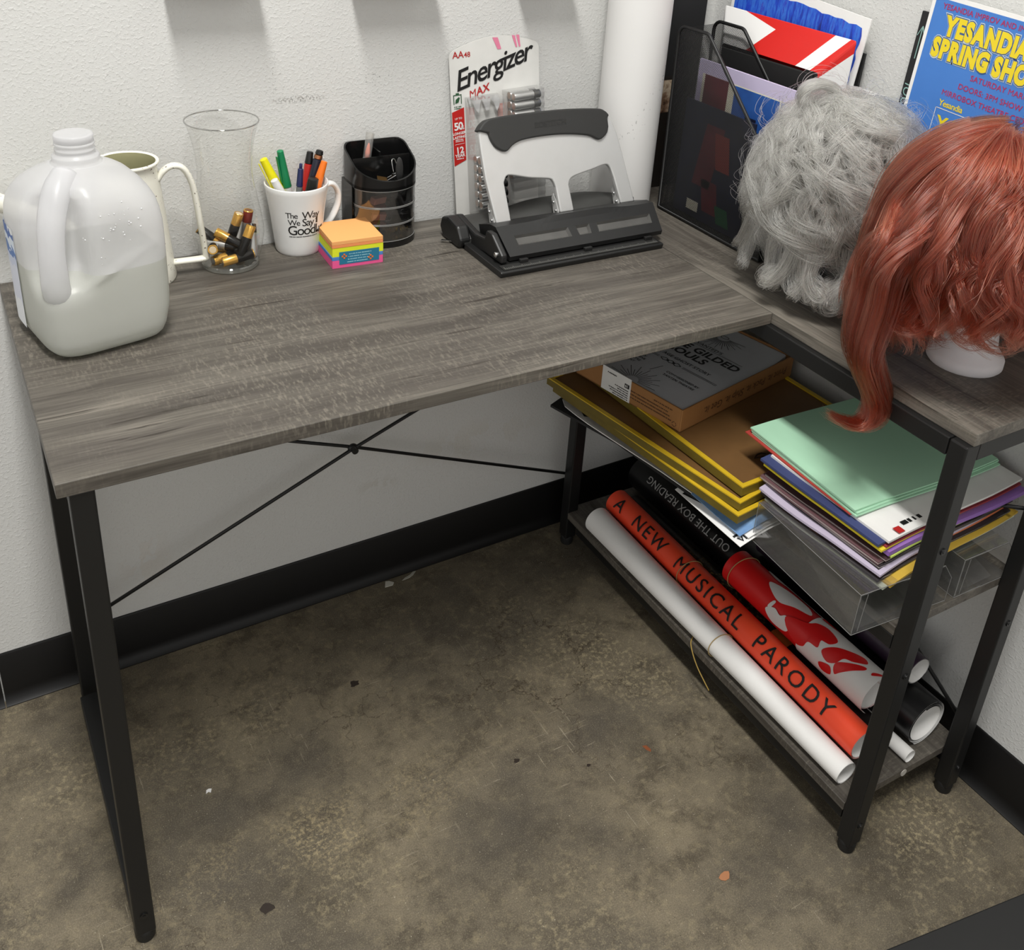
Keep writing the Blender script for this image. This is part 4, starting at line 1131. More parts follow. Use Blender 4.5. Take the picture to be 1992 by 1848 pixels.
# ------------------------------------------------------------------ boards and prints behind the file holder
tb_ = thing('foam_board', 'tall black foam board standing in the wall corner behind the file holder', 'board', (-0.080, -0.012, H))
B().box((-0.049, -0.003, 0), (0.0485, 0.003, 0.60)).build('board', mat('black foam board', rgb(30, 30, 31), 0.7), tb_, bevel=0.0006)
def blotch(name, stops, sc=30, detail=4):
    n = NT(name)
    n.l(n.ramp(n.noise(n.coord(), sc, detail, 0.65), stops), n.p.inputs['Base Color'])
    n.p.inputs['Roughness'].default_value = 0.45
    return n.m
ph = thing('photo_print', 'small tan and brown photo print between the white roll and file holder', 'print', (-0.112, -0.0175, H))
B().box((-0.022, -0.0008, 0), (0.022, 0.0, 0.212)).build('print', mat('dark print border', rgb(40, 36, 32), 0.5), ph)
B().add([(-0.020, -0.0010, 0.145), (0.020, -0.0010, 0.145), (0.020, -0.0010, 0.205), (-0.020, -0.0010, 0.205)], [(0, 1, 2, 3)]).build('picture', blotch('tan and brown picture', [(0.3, rgb(70, 48, 34)), (0.45, rgb(150, 120, 96)), (0.6, rgb(206, 190, 166)), (0.75, rgb(120, 90, 66))], 45), ph)

# ------------------------------------------------------------------ mesh file holder
def mesh_mat():
    n = NT('black perforated metal')
    v = n.coord()
    sp = n.n('ShaderNodeSeparateXYZ'); n.l(v, sp.inputs[0])
    pit = 0.0032
    hor = n.math('ADD', sp.outputs['Y'], sp.outputs['X'])
    a = n.math('MULTIPLY', n.math('ADD', hor, sp.outputs['Z']), PI / pit)
    b_ = n.math('MULTIPLY', n.math('SUBTRACT', hor, sp.outputs['Z']), PI / pit)
    s = n.math('ABSOLUTE', n.math('MULTIPLY', n.math('SINE', a), n.math('SINE', b_)))
    hole = n.math('GREATER_THAN', s, 0.46)
    tp = n.n('ShaderNodeBsdfTransparent')
    mx = n.n('ShaderNodeMixShader')
    n.l(hole, mx.inputs[0]); n.l(n.p.outputs[0], mx.inputs[1]); n.l(tp.outputs[0], mx.inputs[2])
    n.l(mx.outputs[0], n.out.inputs['Surface'])
    setp(n.p, **{'Base Color': rgb(28, 28, 28), 'Roughness': 0.4})
    return n.m
MESH = mesh_mat()
fh = thing('file_holder', 'black metal mesh magazine file holder full of papers', 'file holder', (-0.118, -0.24, H))
def side_outline(dy):
    pts = [(-0.374, 0.004), (-0.112, 0.004)] + [(-0.1085 + 0.0, 0.30)] + arc((-0.124, 0.3080), 0.0155, 0, PI / 2, 5) + [(-0.172, 0.3235)] + arc((-0.176, 0.3085), 0.0150, PI / 2, PI / 2 + 0.85, 4) + [(-0.372, 0.150), (-0.374, 0.140)]
    return [(y + dy * min(1, max(0, (0.0 + 1))), z + H) for y, z in pts]
for x, dy, lb in ((-0.165, 0.0, 'side of the mesh holder nearest the hole punch'), (-0.071, 0.022, 'side of the mesh holder nearest the wall')):
    ol = side_outline(dy)
    pl = B().add([(x, y, z) for y, z in ol], [list(range(len(ol)))]).build('side_panel', MESH, fh, world=True)
    pl['label'] = lb
    B().tube([(x, y, z) for y, z in ol], 0.0030, 8, closed=True).build('rim_wire', BLACK_METAL, fh, smooth=True, world=True)
B().add([(-0.165, -0.1095, H + 0.004), (-0.071, -0.0875, H + 0.004), (-0.071, -0.0875, H + 0.318), (-0.165, -0.1095, H + 0.318)], [(0, 1, 2, 3)]).build('back_panel', MESH, fh, world=True)
B().add([(-0.165, -0.374, H + 0.004), (-0.071, -0.352, H + 0.004), (-0.071, -0.352, H + 0.142), (-0.165, -0.374, H + 0.142)], [(0, 1, 2, 3)]).build('front_panel', MESH, fh, world=True)
B().prism([(-0.165, -0.374), (-0.071, -0.352), (-0.071, -0.0875), (-0.165, -0.1095)], (H + 0.0015, H + 0.004)).build('bottom', BLACK_METAL, fh, world=True)

# papers in the holder (plain cards with loose colour shapes)
def card(name, label, cat, x, y0, y1, z0, z1, m, th=0.0012, tilt=0.0):
    t = thing(name, label, cat, (x, (y0 + y1) / 2, z0), (0, tilt, 0))
    w = (y1 - y0) / 2
    o = B().box((0, -w, 0), (th, w, z1 - z0)).build('sheet', m, t)
    return t
LAV = mat('pale lavender card', rgb(204, 194, 224), 0.5)
CREAM = mat('cream page', rgb(226, 222, 204), 0.6)
BLU = mat('bright blue print', rgb(46, 104, 186), 0.5, vary=rgb(28, 60, 130))
MAR = mat('maroon print', rgb(120, 30, 48), 0.5, vary=rgb(70, 18, 26))
DGR = mat('dark green print', rgb(28, 92, 56), 0.5)
NVY = mat('dark navy print', rgb(28, 34, 66), 0.5, vary=rgb(14, 16, 30))
fo = card('paper_folder', 'lavender-edged folder with blue printed panels inside the mesh holder', 'folder', -0.120, -0.368, -0.118, H + 0.006, H + 0.268, LAV, 0.004)
q = B()
def rect(bld, x, y0, y1, z0, z1, m=0, sk=0.0):
    bld.add([(x, y0, z0), (x, y1, z0 + 0), (x, y1 + sk, z1), (x, y0 + sk, z1)], [(0, 1, 2, 3)], m)
def shapes(parent, items, mats, x=-0.0006):
    bb = B()
    for y0, y1, z0, z1, m, sk in items:
        rect(bb, x - 0.0002 * m, y0, y1, z0, z1, m, sk)
    return bb.build('printed_shapes', mats, parent)
shapes(fo, [(-0.118, 0.112, 0.010, 0.240, 0, 0), (-0.075, 0.030, 0.150, 0.238, 1, 0), (-0.100, -0.078, 0.215, 0.238, 1, 0), (-0.115, -0.060, 0.150, 0.200, 1, 0.0), (-0.045, 0.000, 0.060, 0.185, 2, 0.012), (0.045, 0.105, 0.190, 0.240, 2, 0), (-0.010, 0.052, 0.020, 0.052, 3, 0.02), (-0.115, -0.050, 0.070, 0.130, 4, 0.0), (-0.030, -0.004, 0.170, 0.196, 4, 0)], [CREAM, BLU, MAR, DGR, NVY])
bk = card('comic_book', 'dark maroon and navy illustrated booklet low inside the mesh holder', 'booklet', -0.146, -0.300, -0.128, H + 0.006, H + 0.205, NVY, 0.003)
shapes(bk, [(0.000, 0.045, 0.060, 0.170, 0, -0.02), (-0.030, 0.010, 0.020, 0.075, 0, 0.012), (-0.062, -0.030, 0.010, 0.040, 1, 0.01), (0.020, 0.050, 0.012, 0.030, 2, 0.0), (-0.045, -0.010, 0.100, 0.160, 3, 0.012)], [MAR, DGR, CREAM, mat('brick red print', rgb(140, 44, 36), 0.5)])
# red and white striped box with a black front
def stripe_mat():
    n = NT('red and white diagonal stripes')
    sp = n.n('ShaderNodeSeparateXYZ'); n.l(n.coord(), sp.inputs[0])
    y, z = sp.outputs['Y'], sp.outputs['Z']
    k = n.math('ADD', y, n.math('MULTIPLY', n.math('SUBTRACT', z, 0.285), 0.75))
    band = n.math('MULTIPLY', n.math('GREATER_THAN', k, -0.088), n.math('LESS_THAN', k, -0.056))
    low = n.math('LESS_THAN', n.math('SUBTRACT', z, n.math('MULTIPLY', n.math('SUBTRACT', y, 0.020), 0.17)), 0.330)
    left = n.math('MULTIPLY', n.math('GREATER_THAN', n.math('ADD', y, n.math('MULTIPLY', n.math('SUBTRACT', z, 0.330), 0.9)), 0.020), low)
    end = n.math('LESS_THAN', n.math('ADD', y, n.math('MULTIPLY', n.math('SUBTRACT', z, 0.290), 0.75)), -0.1165)
    w = n.math('MAXIMUM', n.math('MAXIMUM', band, left), end)
    n.l(n.mix(w, rgb(206, 30, 24), rgb(230, 229, 227)), n.p.inputs['Base Color'])
    n.p.inputs['Roughness'].default_value = 0.45
    return n.m
sbx = thing('striped_box', 'red and white striped box with a black front behind the file holder', 'box', (-0.050, -0.225, H))
STR = stripe_mat()
yb0, yb1 = -0.110, 0.115
B().add([(-0.018, yb0, 0.0), (-0.018, yb1, 0.0), (0.020, yb1 + 0.03, 0.0), (0.020, yb0 - 0.02, 0.0), (-0.018, yb0, 0.290), (-0.018, yb1, 0.290), (0.016, yb1 + 0.045, 0.346), (0.016, yb0 - 0.035, 0.346)],
        [(3, 2, 1, 0), (4, 5, 6, 7), (1, 2, 6, 5), (2, 3, 7, 6), (3, 0, 4, 7)]).build('wrap', STR, sbx, bevel=0.003)
B().prism([(yb0 + 0.008, 0.0), (yb1 - 0.004, 0.0), (yb1 - 0.004, 0.284), (yb0 + 0.008, 0.286)], (-0.022, -0.0155), frame=lambda u, w, h_: (h_, u, w)).build('front', mat('matte black card', rgb(28, 28, 28), 0.6), sbx, bevel=0.001)
# loosely brushed blue painting with white border
def paint_mat():
    n = NT('brushed blue paint')
    v = n.coord((1, 12, 2.2), rot=(math.radians(-14), 0, 0))
    f = n.noise(v, 8, 5, 0.65)
    c = n.ramp(f, [(0.30, rgb(30, 44, 130)), (0.45, rgb(36, 74, 200)), (0.56, rgb(58, 120, 220)), (0.66, rgb(48, 60, 190)), (0.78, rgb(150, 190, 236))])
    n.l(c, n.p.inputs['Base Color']); n.p.inputs['Roughness'].default_value = 0.5
    return n.m
pt = thing('painting', 'brushed blue painting with ragged white border leaning on the right wall', 'painting', (-0.0325, -0.215, H), (0, math.radians(2.0), 0))
B().add([(0, -0.132, 0), (0, 0.150, 0), (0, 0.150, 0.402), (0, -0.160, 0.3775), (0.002, -0.132, 0), (0.002, 0.150, 0), (0.002, 0.150, 0.402), (0.002, -0.160, 0.3775)], [(0, 1, 2, 3), (7, 6, 5, 4), (0, 4, 5, 1), (1, 5, 6, 2), (2, 6, 7, 3), (3, 7, 4, 0)]).build('paper', PAPER_WHITE, pt)
rr = random.Random(5)
edge = [(-0.122 - 0.026 * i / 30 + rr.uniform(-0.0022, 0.0022) - 0.0, 0.010 + 0.352 * i / 30) for i in range(31)] + [(-0.148 + 0.29 * i / 20, 0.3625 + 0.0245 * i / 20 + rr.uniform(-0.0022, 0.0022)) for i in range(1, 21)] + [(0.142, 0.010)]
B().add([(-0.0006, y, z) for y, z in edge], [list(range(len(edge)))]).build('paint', paint_mat(), pt)
bs = thing('black_board', 'black board edge showing behind the blue painting by the right wall', 'board', (-0.013, -0.300, H), (0, math.radians(0.8), 0))
B().add([(0, -0.058, 0), (0, 0.10, 0), (0, 0.10, 0.330), (0, -0.0665, 0.323), (0.004, -0.058, 0), (0.004, 0.10, 0), (0.004, 0.10, 0.330), (0.004, -0.0665, 0.323)], [(0, 1, 2, 3), (7, 6, 5, 4), (0, 4, 5, 1), (1, 5, 6, 2), (2, 6, 7, 3), (3, 7, 4, 0)]).build('board', bpy.data.materials['black foam board'], bs)
bl = thing('blue_card', 'small torn-edged blue card with handwriting by the grey wig', 'card', (-0.026, -0.372, H), (0, math.radians(1.5), 0))
B().box((0, -0.062, 0), (0.001, 0.040, 0.274)).build('sheet', PAPER_WHITE, bl)
rr = random.Random(8)
e2 = [(-0.052 + rr.uniform(-0.002, 0.002), 0.01 + 0.255 * i / 14) for i in range(15)] + [(-0.050 + 0.088 * i / 8, 0.266 + rr.uniform(-0.0015, 0.0015)) for i in range(1, 9)] + [(0.036, 0.01)]
bp_ = B().add([(-0.0006, y, z) for y, z in e2], [list(range(len(e2)))]).build('paint', mat('sky blue wash', rgb(84, 152, 214), 0.6, vary=rgb(70, 120, 196)), bl)
B().text('OHIV', lambda x, y: (-0.0012, 0.004 - x, 0.246 + y), 0.017, 0.0).build('handwriting', mat('dark pencil', rgb(40, 46, 60), 0.6), bl)
# black chalk sign
sg = thing('chalk_sign', 'narrow black sign chalked SCHOOL with an arrow, behind the blue poster', 'sign', (-0.0105, -0.500, H), (math.radians(2.6), 0, 0))
B().box((0, -0.055, 0), (0.004, 0.0635, 0.4025)).build('board', bpy.data.materials['black foam board'], sg)
CH = mat('green-white chalk', rgb(150, 190, 182), 0.8)
cbk = B()
cbk.text('SCHOOL', lambda x, y: (-0.0008, 0.0485 + y, 0.226 + x), 0.0175, 0.0, 0.1, spacing=1.12)
for a, b_ in (((0.0560, 0.335), (0.0555, 0.382)), ((0.0555, 0.382), (0.0615, 0.368)), ((0.0555, 0.382), (0.0500, 0.370))):
    cbk.tube([(-0.0006, a[0], a[1]), (-0.0006, b_[0], b_[1])], 0.0007, 6)
cbk.build('chalk_lettering', CH, sg)
# the blue show poster
po = thing('show_poster', 'blue show poster with yellow bubble lettering leaning on the right wall', 'poster', (-0.0155, -0.4560, H + 0.156), (math.radians(3.3), 0, 0))
POW, POH = 0.2159, 0.2794
B().box((0, -POW, 0), (0.0008, 0, POH)).build('sheet', PAPER_WHITE, po)
PBLU = mat('flat blue print', rgb(72, 130, 208), 0.5, vary=rgb(66, 122, 200))
B().add([(-0.0004, -POW + 0.006, 0.006), (-0.0004, -0.006, 0.006), (-0.0004, -0.006, POH - 0.006), (-0.0004, -POW + 0.006, POH - 0.006)], [(0, 1, 2, 3)]).build('blue_field', PBLU, po)
pf = lambda du, dw, off=0.0008, kx=1.0: (lambda x, y: (-off, -du - x * kx, dw + y))
def layer(name, m, items, off, kx=1.0):
    bb = B()
    for body, u, w, sz, bold, al, spc in items:
        if bold > 0.05:       # fat letters overlap: each sits a hair above the one before
            k = 0; x0 = 0.0
            for ch in body:
                me = text_mesh(ch, sz, bold, 0, 'LEFT', 1.0, 0, 1.0) if ch != ' ' else None
                if me:
                    f = pf(u + x0 * kx, w, off + 0.00002 * (k % 2), kx)
                    bb.add([f(x, y) for x, y in me[0]], me[1])
                    thin = text_mesh(ch, sz, 0.0, 0, 'LEFT', 1.0, 0, 1.0)
                    x0 += max(x for x, y in thin[0]) + sz * 0.115
                    k += 1
                else:
                    x0 += sz * 0.30
        else:
            bb.text(body, pf(u, w, off, kx), sz, bold, 0, al, spc)
    return bb.build(name, m, po)
bub = [('YESANDIA', 0.0345, 0.2285, 0.0350, 'LEFT', 1.10), ('SPRING SHOW', 0.0215, 0.1965, 0.0350, 'LEFT', 1.10)]
layer('letter_outline', mat('pale outline print', rgb(206, 218, 224), 0.5), [(t, u, w, s, 0.135, a, sp) for t, u, w, s, a, sp in bub], 0.0008, 0.72)
layer('letter_shadow', mat('slate outline print', rgb(62, 96, 150), 0.5), [(t, u, w, s, 0.105, a, sp) for t, u, w, s, a, sp in bub], 0.0011, 0.72)
layer('bubble_lettering', mat('yellow print', rgb(240, 216, 40), 0.5), [(t, u, w, s, 0.066, a, sp) for t, u, w, s, a, sp in bub], 0.0014, 0.72)
PRED = mat('crimson print', rgb(178, 42, 92), 0.5)
layer('red_lettering', PRED, [('YESANDIA IMPROV AND IMPROV', 0.0200, 0.2610, 0.0108, 0.010, 'LEFT', 1.0), ('SATURDAY MARCH', 0.0950, 0.1790, 0.0112, 0.010, 'LEFT', 1.02), ('DOORS: 3PM SHOW', 0.0800, 0.1630, 0.0112, 0.010, 'LEFT', 1.02), ('MIRROBOX THEATRE CEDAR', 0.0570, 0.1480, 0.0112, 0.010, 'LEFT', 1.02), ('FEATURING', 0.1070, 0.1130, 0.0108, 0.010, 'LEFT', 1.0)], 0.0008)
layer('yellow_lettering', bpy.data.materials['yellow print'], [('Yesandia', 0.0575, 0.1325, 0.0125, 0.015, 'LEFT', 0.92), ('YA', 0.0620, 0.0980, 0.0300, 0.02, 'LEFT', 1.05), ('KI', 0.1650, 0.1000, 0.0190, 0.08, 'LEFT', 1.1)], 0.0008)
layer('white_lettering', WHITE_INK, [('IMPROV', 0.0580, 0.0870, 0.0095, 0.01, 'LEFT', 1.0), ('SHOW', 0.0580, 0.0765, 0.0095, 0.01, 'LEFT', 1.05)], 0.0008)
fb = B()
def bar(x0, y0, x1, y1): fb.add([pf(0, 0)(x0, y0), pf(0, 0)(x1, y0), pf(0, 0)(x1, y1), pf(0, 0)(x0, y1)], [(0, 1, 2, 3)])
bar(0.0545, 0.0720, 0.0555, 0.1290); bar(0.1045, 0.0720, 0.1055, 0.1290); bar(0.0545, 0.0720, 0.1055, 0.0730); bar(0.0545, 0.1280, 0.1055, 0.1290)
fb.build('emblem_frame', WHITE_INK, po)
# ------------------------------------------------------------------ middle shelf
ZS = 0.4236
def sheet_grid(name, m, parent, x0, x1, y0, y1, fz, th=0.0006, nx=10, ny=16, world=True):
    """paper sheet with a gently bent surface fz(x,y) -> z"""
    xs, ys = np.linspace(x0, x1, nx), np.linspace(y0, y1, ny)
    b = B()
    top = [[(x, y, fz(x, y) + th) for x in xs] for y in ys]
    bot = [[(x, y, fz(x, y)) for x in xs] for y in ys]
    b.grid(top); b.grid([r[::-1] for r in bot])
    ring = lambda g: [g[0][i] for i in range(nx)] + [g[j][nx - 1] for j in range(1, ny)] + [g[ny - 1][i] for i in range(nx - 2, -1, -1)] + [g[j][0] for j in range(ny - 2, 0, -1)]
    b.grid([ring(bot), ring(top)], closed=True)
    return b.build(name, m, parent, smooth='auto', world=world)
bbd = thing('poster_board', 'black poster board sticking out at the bottom of the middle shelf stack', 'poster board', (-0.22, -0.39, ZS))
bz = lambda x, y: ZS + 0.0004 + 0.010 * max(0, (-0.30 - x) / 0.115) ** 1.5
bo = [(-0.418, -0.195), (-0.405, -0.182), (-0.372, -0.176), (-0.060, -0.150), (-0.050, -0.585), (-0.366, -0.618)]
b = B()
mx = 14
lft = lambda t: (np.interp(t, [0, 0.04, 0.35, 1], [-0.385, -0.418, -0.374, -0.335]), np.interp(t, [0, 0.04, 0.35, 1], [-0.177, -0.195, -0.330, -0.600]))
rgt = lambda t: (-0.060 + 0.010 * t, -0.150 - 0.435 * t)
rowsT = []
for i in range(mx + 1):
    t = i / mx if i else 0.0
    if i == 1: t = 0.04
    a, c = lft(t), rgt(t)
    rowsT.append([((a[0] + (c[0] - a[0]) * s), (a[1] + (c[1] - a[1]) * s)) for s in (0, 0.08, 0.16, 0.25, 0.4, 0.7, 1)])
b.grid([[(x, y, bz(x, y) + 0.0045) for x, y in r] for r in rowsT]); b.grid([[(x, y, bz(x, y)) for x, y in r][::-1] for r in rowsT])
ringf = lambda dz: [(p[0], p[1], bz(*p) + dz) for p in (rowsT[0] + [r[-1] for r in rowsT[1:]] + rowsT[-1][-2::-1] + [r[0] for r in rowsT[-2:0:-1]])]
b.grid([ringf(0), ringf(0.0045)], closed=True)
b.build('board', bpy.data.materials['black foam board'], bbd, world=True)
wpd = thing('white_poster', 'white poster paper with rounded corner under the yellow canvases', 'poster', (-0.22, -0.39, ZS + 0.005))
wz = lambda x, y: ZS + 0.0060 + 0.010 * max(0, (-0.30 - x) / 0.10) ** 1.5
b = B()
lftw = lambda t: (np.interp(t, [0, 0.02, 0.06, 0.15, 0.5, 1], [-0.360, -0.386, -0.400, -0.396, -0.360, -0.332]), np.interp(t, [0, 0.02, 0.06, 0.15, 0.5, 1], [-0.180, -0.184, -0.204, -0.26, -0.43, -0.612]))
rw = []
for i in range(16):
    t = (i / 15) ** 1.3
    a, c = lftw(t), (-0.06, -0.155 - 0.42 * t)
    rw.append([((a[0] + (c[0] - a[0]) * s), (a[1] + (c[1] - a[1]) * s)) for s in (0, 0.08, 0.16, 0.3, 0.6, 1)])
b.grid([[(x, y, wz(x, y) + 0.0016) for x, y in r] for r in rw]); b.grid([[(x, y, wz(x, y)) for x, y in r][::-1] for r in rw])
rg = lambda dz: [(p[0], p[1], wz(*p) + dz) for p in (rw[0] + [r[-1] for r in rw[1:]] + rw[-1][-2::-1] + [r[0] for r in rw[-2:0:-1]])]
b.grid([rg(0), rg(0.0016)], closed=True)
wsheet = b.build('sheet', PAPER_WHITE, wpd, world=True)
b = B()
mkz = lambda x, y: (x, y, wz(x, y) + 0.0020)
b.add([mkz(-0.386, -0.252), mkz(-0.381, -0.236), mkz(-0.366, -0.243), mkz(-0.372, -0.258)], [(0, 1, 2, 3)])
b.build('printed_mark', INK, wsheet).location = -Vector(wpd['_o'])
# loose flyers and postcards at the near end, under the canvases
fly = thing('flyer', 'grey-white folded flyer with black print drooping from the shelf stack', 'flyer', (-0.34, -0.52, ZS), group='loose flyers under the canvases')
droop = lambda k: (lambda x, y: ZS + 0.0175 + 0.0035 * k - 0.016 * max(0, (-0.285 - x) / 0.07) ** 1.4)
sheet_grid('sheet', PAPER_WHITE, fly, -0.358, -0.28, -0.622, -0.470, droop(0), 0.0006)
FK = mat('black flyer print', rgb(26, 26, 26), 0.5)
fb = B()
for (a, b1, c, d) in (((-0.356, -0.485), (-0.350, -0.485), (-0.322, -0.580), (-0.332, -0.580)), ((-0.354, -0.600), (-0.340, -0.600), (-0.340, -0.604), (-0.354, -0.604))):
    fb.add([(p[0], p[1], droop(0)(*p) + 0.0012) for p in (a, b1, c, d)], [(0, 1, 2, 3)])
fb.text('VILL', lambda x, y: (-0.352 + x, -0.617 + y, droop(0)(-0.352 + x, -0.61) + 0.0012), 0.014, 0.02, cut=0.006)
fb.build('printed_shapes', FK, fly, world=True)
fl2 = thing('flyer', 'plain white flyer under the canvas stack just above the grey one', 'flyer', (-0.33, -0.54, ZS), group='loose flyers under the canvases')
sheet_grid('sheet', PAPER_WHITE, fl2, -0.342, -0.27, -0.620, -0.475, droop(1.2), 0.0006)
fl3 = thing('postcard', 'blue and white postcard tucked under the yellow canvas corner', 'postcard', (-0.33, -0.56, ZS), group='loose flyers under the canvases')
sheet_grid('sheet', mat('blue sky print', rgb(60, 120, 190), 0.4, vary=rgb(170, 200, 225)), fl3, -0.352, -0.26, -0.612, -0.50, droop(2.3), 0.0008)

# stretched canvases lying face down: yellow painted edges, brown backs
YEP = mat('yellow painted canvas edge', rgb(226, 192, 40), 0.45, vary=rgb(198, 160, 36), bump=(120, 0.3, 0.0006))
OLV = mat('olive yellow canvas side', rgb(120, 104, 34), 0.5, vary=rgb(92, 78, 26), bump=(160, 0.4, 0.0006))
KRAFT = mat('brown hardboard back', rgb(120, 86, 46), 0.6, vary=rgb(104, 74, 40))
def canvas(label, cx0, cy0, z0, wx, wy, th, ang):
    t = thing('canvas', label, 'canvas', (cx0, cy0, z0), (0, 0, ang), 'yellow-edged canvases on the middle shelf')
    a, c = wx / 2, wy / 2
    w = 0.0075
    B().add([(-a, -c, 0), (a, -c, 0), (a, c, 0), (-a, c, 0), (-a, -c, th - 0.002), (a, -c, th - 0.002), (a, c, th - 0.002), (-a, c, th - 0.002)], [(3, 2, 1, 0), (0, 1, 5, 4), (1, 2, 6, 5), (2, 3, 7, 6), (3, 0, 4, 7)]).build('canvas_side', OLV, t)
    B().add([(-a, -c, th - 0.002), (a, -c, th - 0.002), (a, c, th - 0.002), (-a, c, th - 0.002), (-a, -c, th), (a, -c, th), (a, c, th), (-a, c, th), (-a + w, -c + w, th), (a - w, -c + w, th), (a - w, c - w, th), (-a + w, c - w, th), (-a + w, -c + w, th - 0.003), (a - w, -c + w, th - 0.003), (a - w, c - w, th - 0.003), (-a + w, c - w, th - 0.003)],
            [(0, 1, 5, 4), (1, 2, 6, 5), (2, 3, 7, 6), (3, 0, 4, 7), (4, 5, 9, 8), (5, 6, 10, 9), (6, 7, 11, 10), (7, 4, 8, 11), (8, 9, 13, 12), (9, 10, 14, 13), (10, 11, 15, 14), (11, 8, 12, 15)]).build('painted_rim', YEP, t)
    B().box((-a + w - 0.0005, -c + w - 0.0005, th - 0.006), (a - w + 0.0005, c - w + 0.0005, th - 0.0028)).build('back_panel', KRAFT, t)
    return t
ca = canvas('lowest yellow-edged canvas, turned a little, at the bottom of the three', -0.231, -0.375, ZS + 0.0300, 0.300, 0.430, 0.0145, math.radians(6.5))
cb_ = canvas('middle yellow-edged canvas, angled out to the left of the other two', -0.235, -0.362, ZS + 0.0447, 0.296, 0.430, 0.0145, math.radians(9.0))
cc = canvas('topmost yellow-edged canvas with brown back, under the cardboard box', -0.1935, -0.365, ZS + 0.0595, 0.305, 0.430, 0.0165, math.radians(2.5))
ZC = ZS + 0.0595 + 0.0165 - 0.0028
WRAP = clear_plastic('loose clear shrink wrap', (0.92, 0.92, 0.88, 1), 0.45, 0.12, 0.08, 0.06)
hb = B()
hg = Vector((-0.255, -0.535, ZC + 0.001))
hb.tube([hg + Vector(p) for p in ((-0.012, 0, 0), (-0.004, 0.004, 0.002), (0.004, 0.004, 0.002), (0.012, 0, 0), (0.004, -0.004, 0.002), (-0.004, -0.004, 0.002))], 0.0012, 6, closed=True)
o = hb.build('hanger', mat('dark brown metal hanger', rgb(58, 44, 30), 0.4, 0.5), None)
o.parent = cc
o.matrix_parent_inverse = (Matrix.Translation(cc.location) @ Matrix.Rotation(math.radians(2.5), 4, 'Z')).inverted()

# cardboard tray box with a white printed lid
CBD = mat('brown corrugated cardboard', rgb(158, 112, 64), 0.65, vary=rgb(146, 102, 58), bump=(500, 0.15, 0.0003))
box = thing('cardboard_box', 'shallow brown cardboard box with a white art-deco printed top on the canvases', 'box', (-0.329, -0.430, ZC + 0.0003), (0, 0, math.radians(11.6)))
BL, BW, BH = 0.303, 0.232, 0.041
T3 = 0.003
b = B().box((0, 0, 0), (BL, BW, T3)).box((0, 0, 0), (BL, T3, BH)).box((0, BW - T3, 0), (BL, BW, BH + 0.004)).box((0, T3, 0), (T3, BW - T3, BH)).box((BL - T3, T3, 0), (BL, BW - T3, BH))
bx = b.build('tray', CBD, box, bevel=0.0008)
lidz = BH - 0.003
rr = random.Random(2)
lid_o = [(0.004, 0.004)] + [(0.004 + 0.240 * i / 14, 0.004 + rr.uniform(-0.0006, 0.0010)) for i in range(1, 15)] + [(0.296, 0.012), (BL - 0.005, 0.016), (BL - 0.005, BW - 0.005), (0.004, BW - 0.005)]
ld = B().prism(lid_o, (lidz - 0.012, lidz)).build('printed_top', mat('grey-white coated paper', rgb(206, 208, 212), 0.5), box)
dk = mat('black deco print', rgb(24, 24, 26), 0.5)
# the print faces the long far side: letters read along -x when seen from the desk front
CX, CYY = 0.150, 0.118
lf = lambda x, y: (CX - x, CYY - y, lidz + 0.0004)
pr = B()
def pt_line(u0, w0, u1, w1, th):
    d = Vector((u1 - u0, w1 - w0)); nn = Vector((-d.y, d.x)).normalized() * th / 2
    pr.add([lf(u0 + nn.x, w0 + nn.y), lf(u1 + nn.x, w1 + nn.y), lf(u1 - nn.x, w1 - nn.y), lf(u0 - nn.x, w0 - nn.y)], [(0, 1, 2, 3)])
# text lines run across the short way of the box: use (u along box width, w along box length)
lf = lambda u, w: (CX + w, CYY - u, lidz + 0.0004)
for body, w, sz, bold in (('THESE GILDED', 0.0220, 0.0270, 0.030), ('SOULS', -0.0040, 0.0270, 0.030), ('A JAZZ AGE GHOST STORY', -0.0260, 0.0112, 0.012), ('ADVANTED’S', 0.0510, 0.0120, 0.010)):
    pr.text(body, (lambda x, y, w=w: lf(x, w + y)), sz, bold, 0, 'CENTER', 1.02)
for w, u0, u1 in ((0.0475, -0.085, 0.085), (-0.0385, -0.098, -0.026), (-0.0385, 0.026, 0.098), (-0.0420, -0.098, -0.026), (-0.0420, 0.026, 0.098)):
    pt_line(u0, w, u1, w, 0.0011)
for k in (-1, 0, 1):
    c0 = k * 0.013
    for a, b1 in (((c0 - 0.009, -0.0402), (c0, -0.0350)), ((c0, -0.0350), (c0 + 0.009, -0.0402)), ((c0 + 0.009, -0.0402), (c0, -0.0454)), ((c0, -0.0454), (c0 - 0.009, -0.0402))):
        pt_line(*a, *b1, 0.0014)
for i, tx in enumerate(('A NEW', 'IMMERSIVE', 'THEATRE', 'EVENT')):
    pr.text(tx, (lambda x, y, i=i: lf(-0.050 + x, -0.0630 - 0.0100 * i + y)), 0.0080, 0.015, 0, 'CENTER')
for i, tx in enumerate(('COMMISSIONED BY', 'TANTEN THEATRE')):
    pr.text(tx, (lambda x, y, i=i: lf(0.052 + x, -0.0740 - 0.0110 * i + y)), 0.0078, 0.02, 0, 'CENTER')
pt_line(0.002, -0.0620, -0.004, -0.0900, 0.0010)
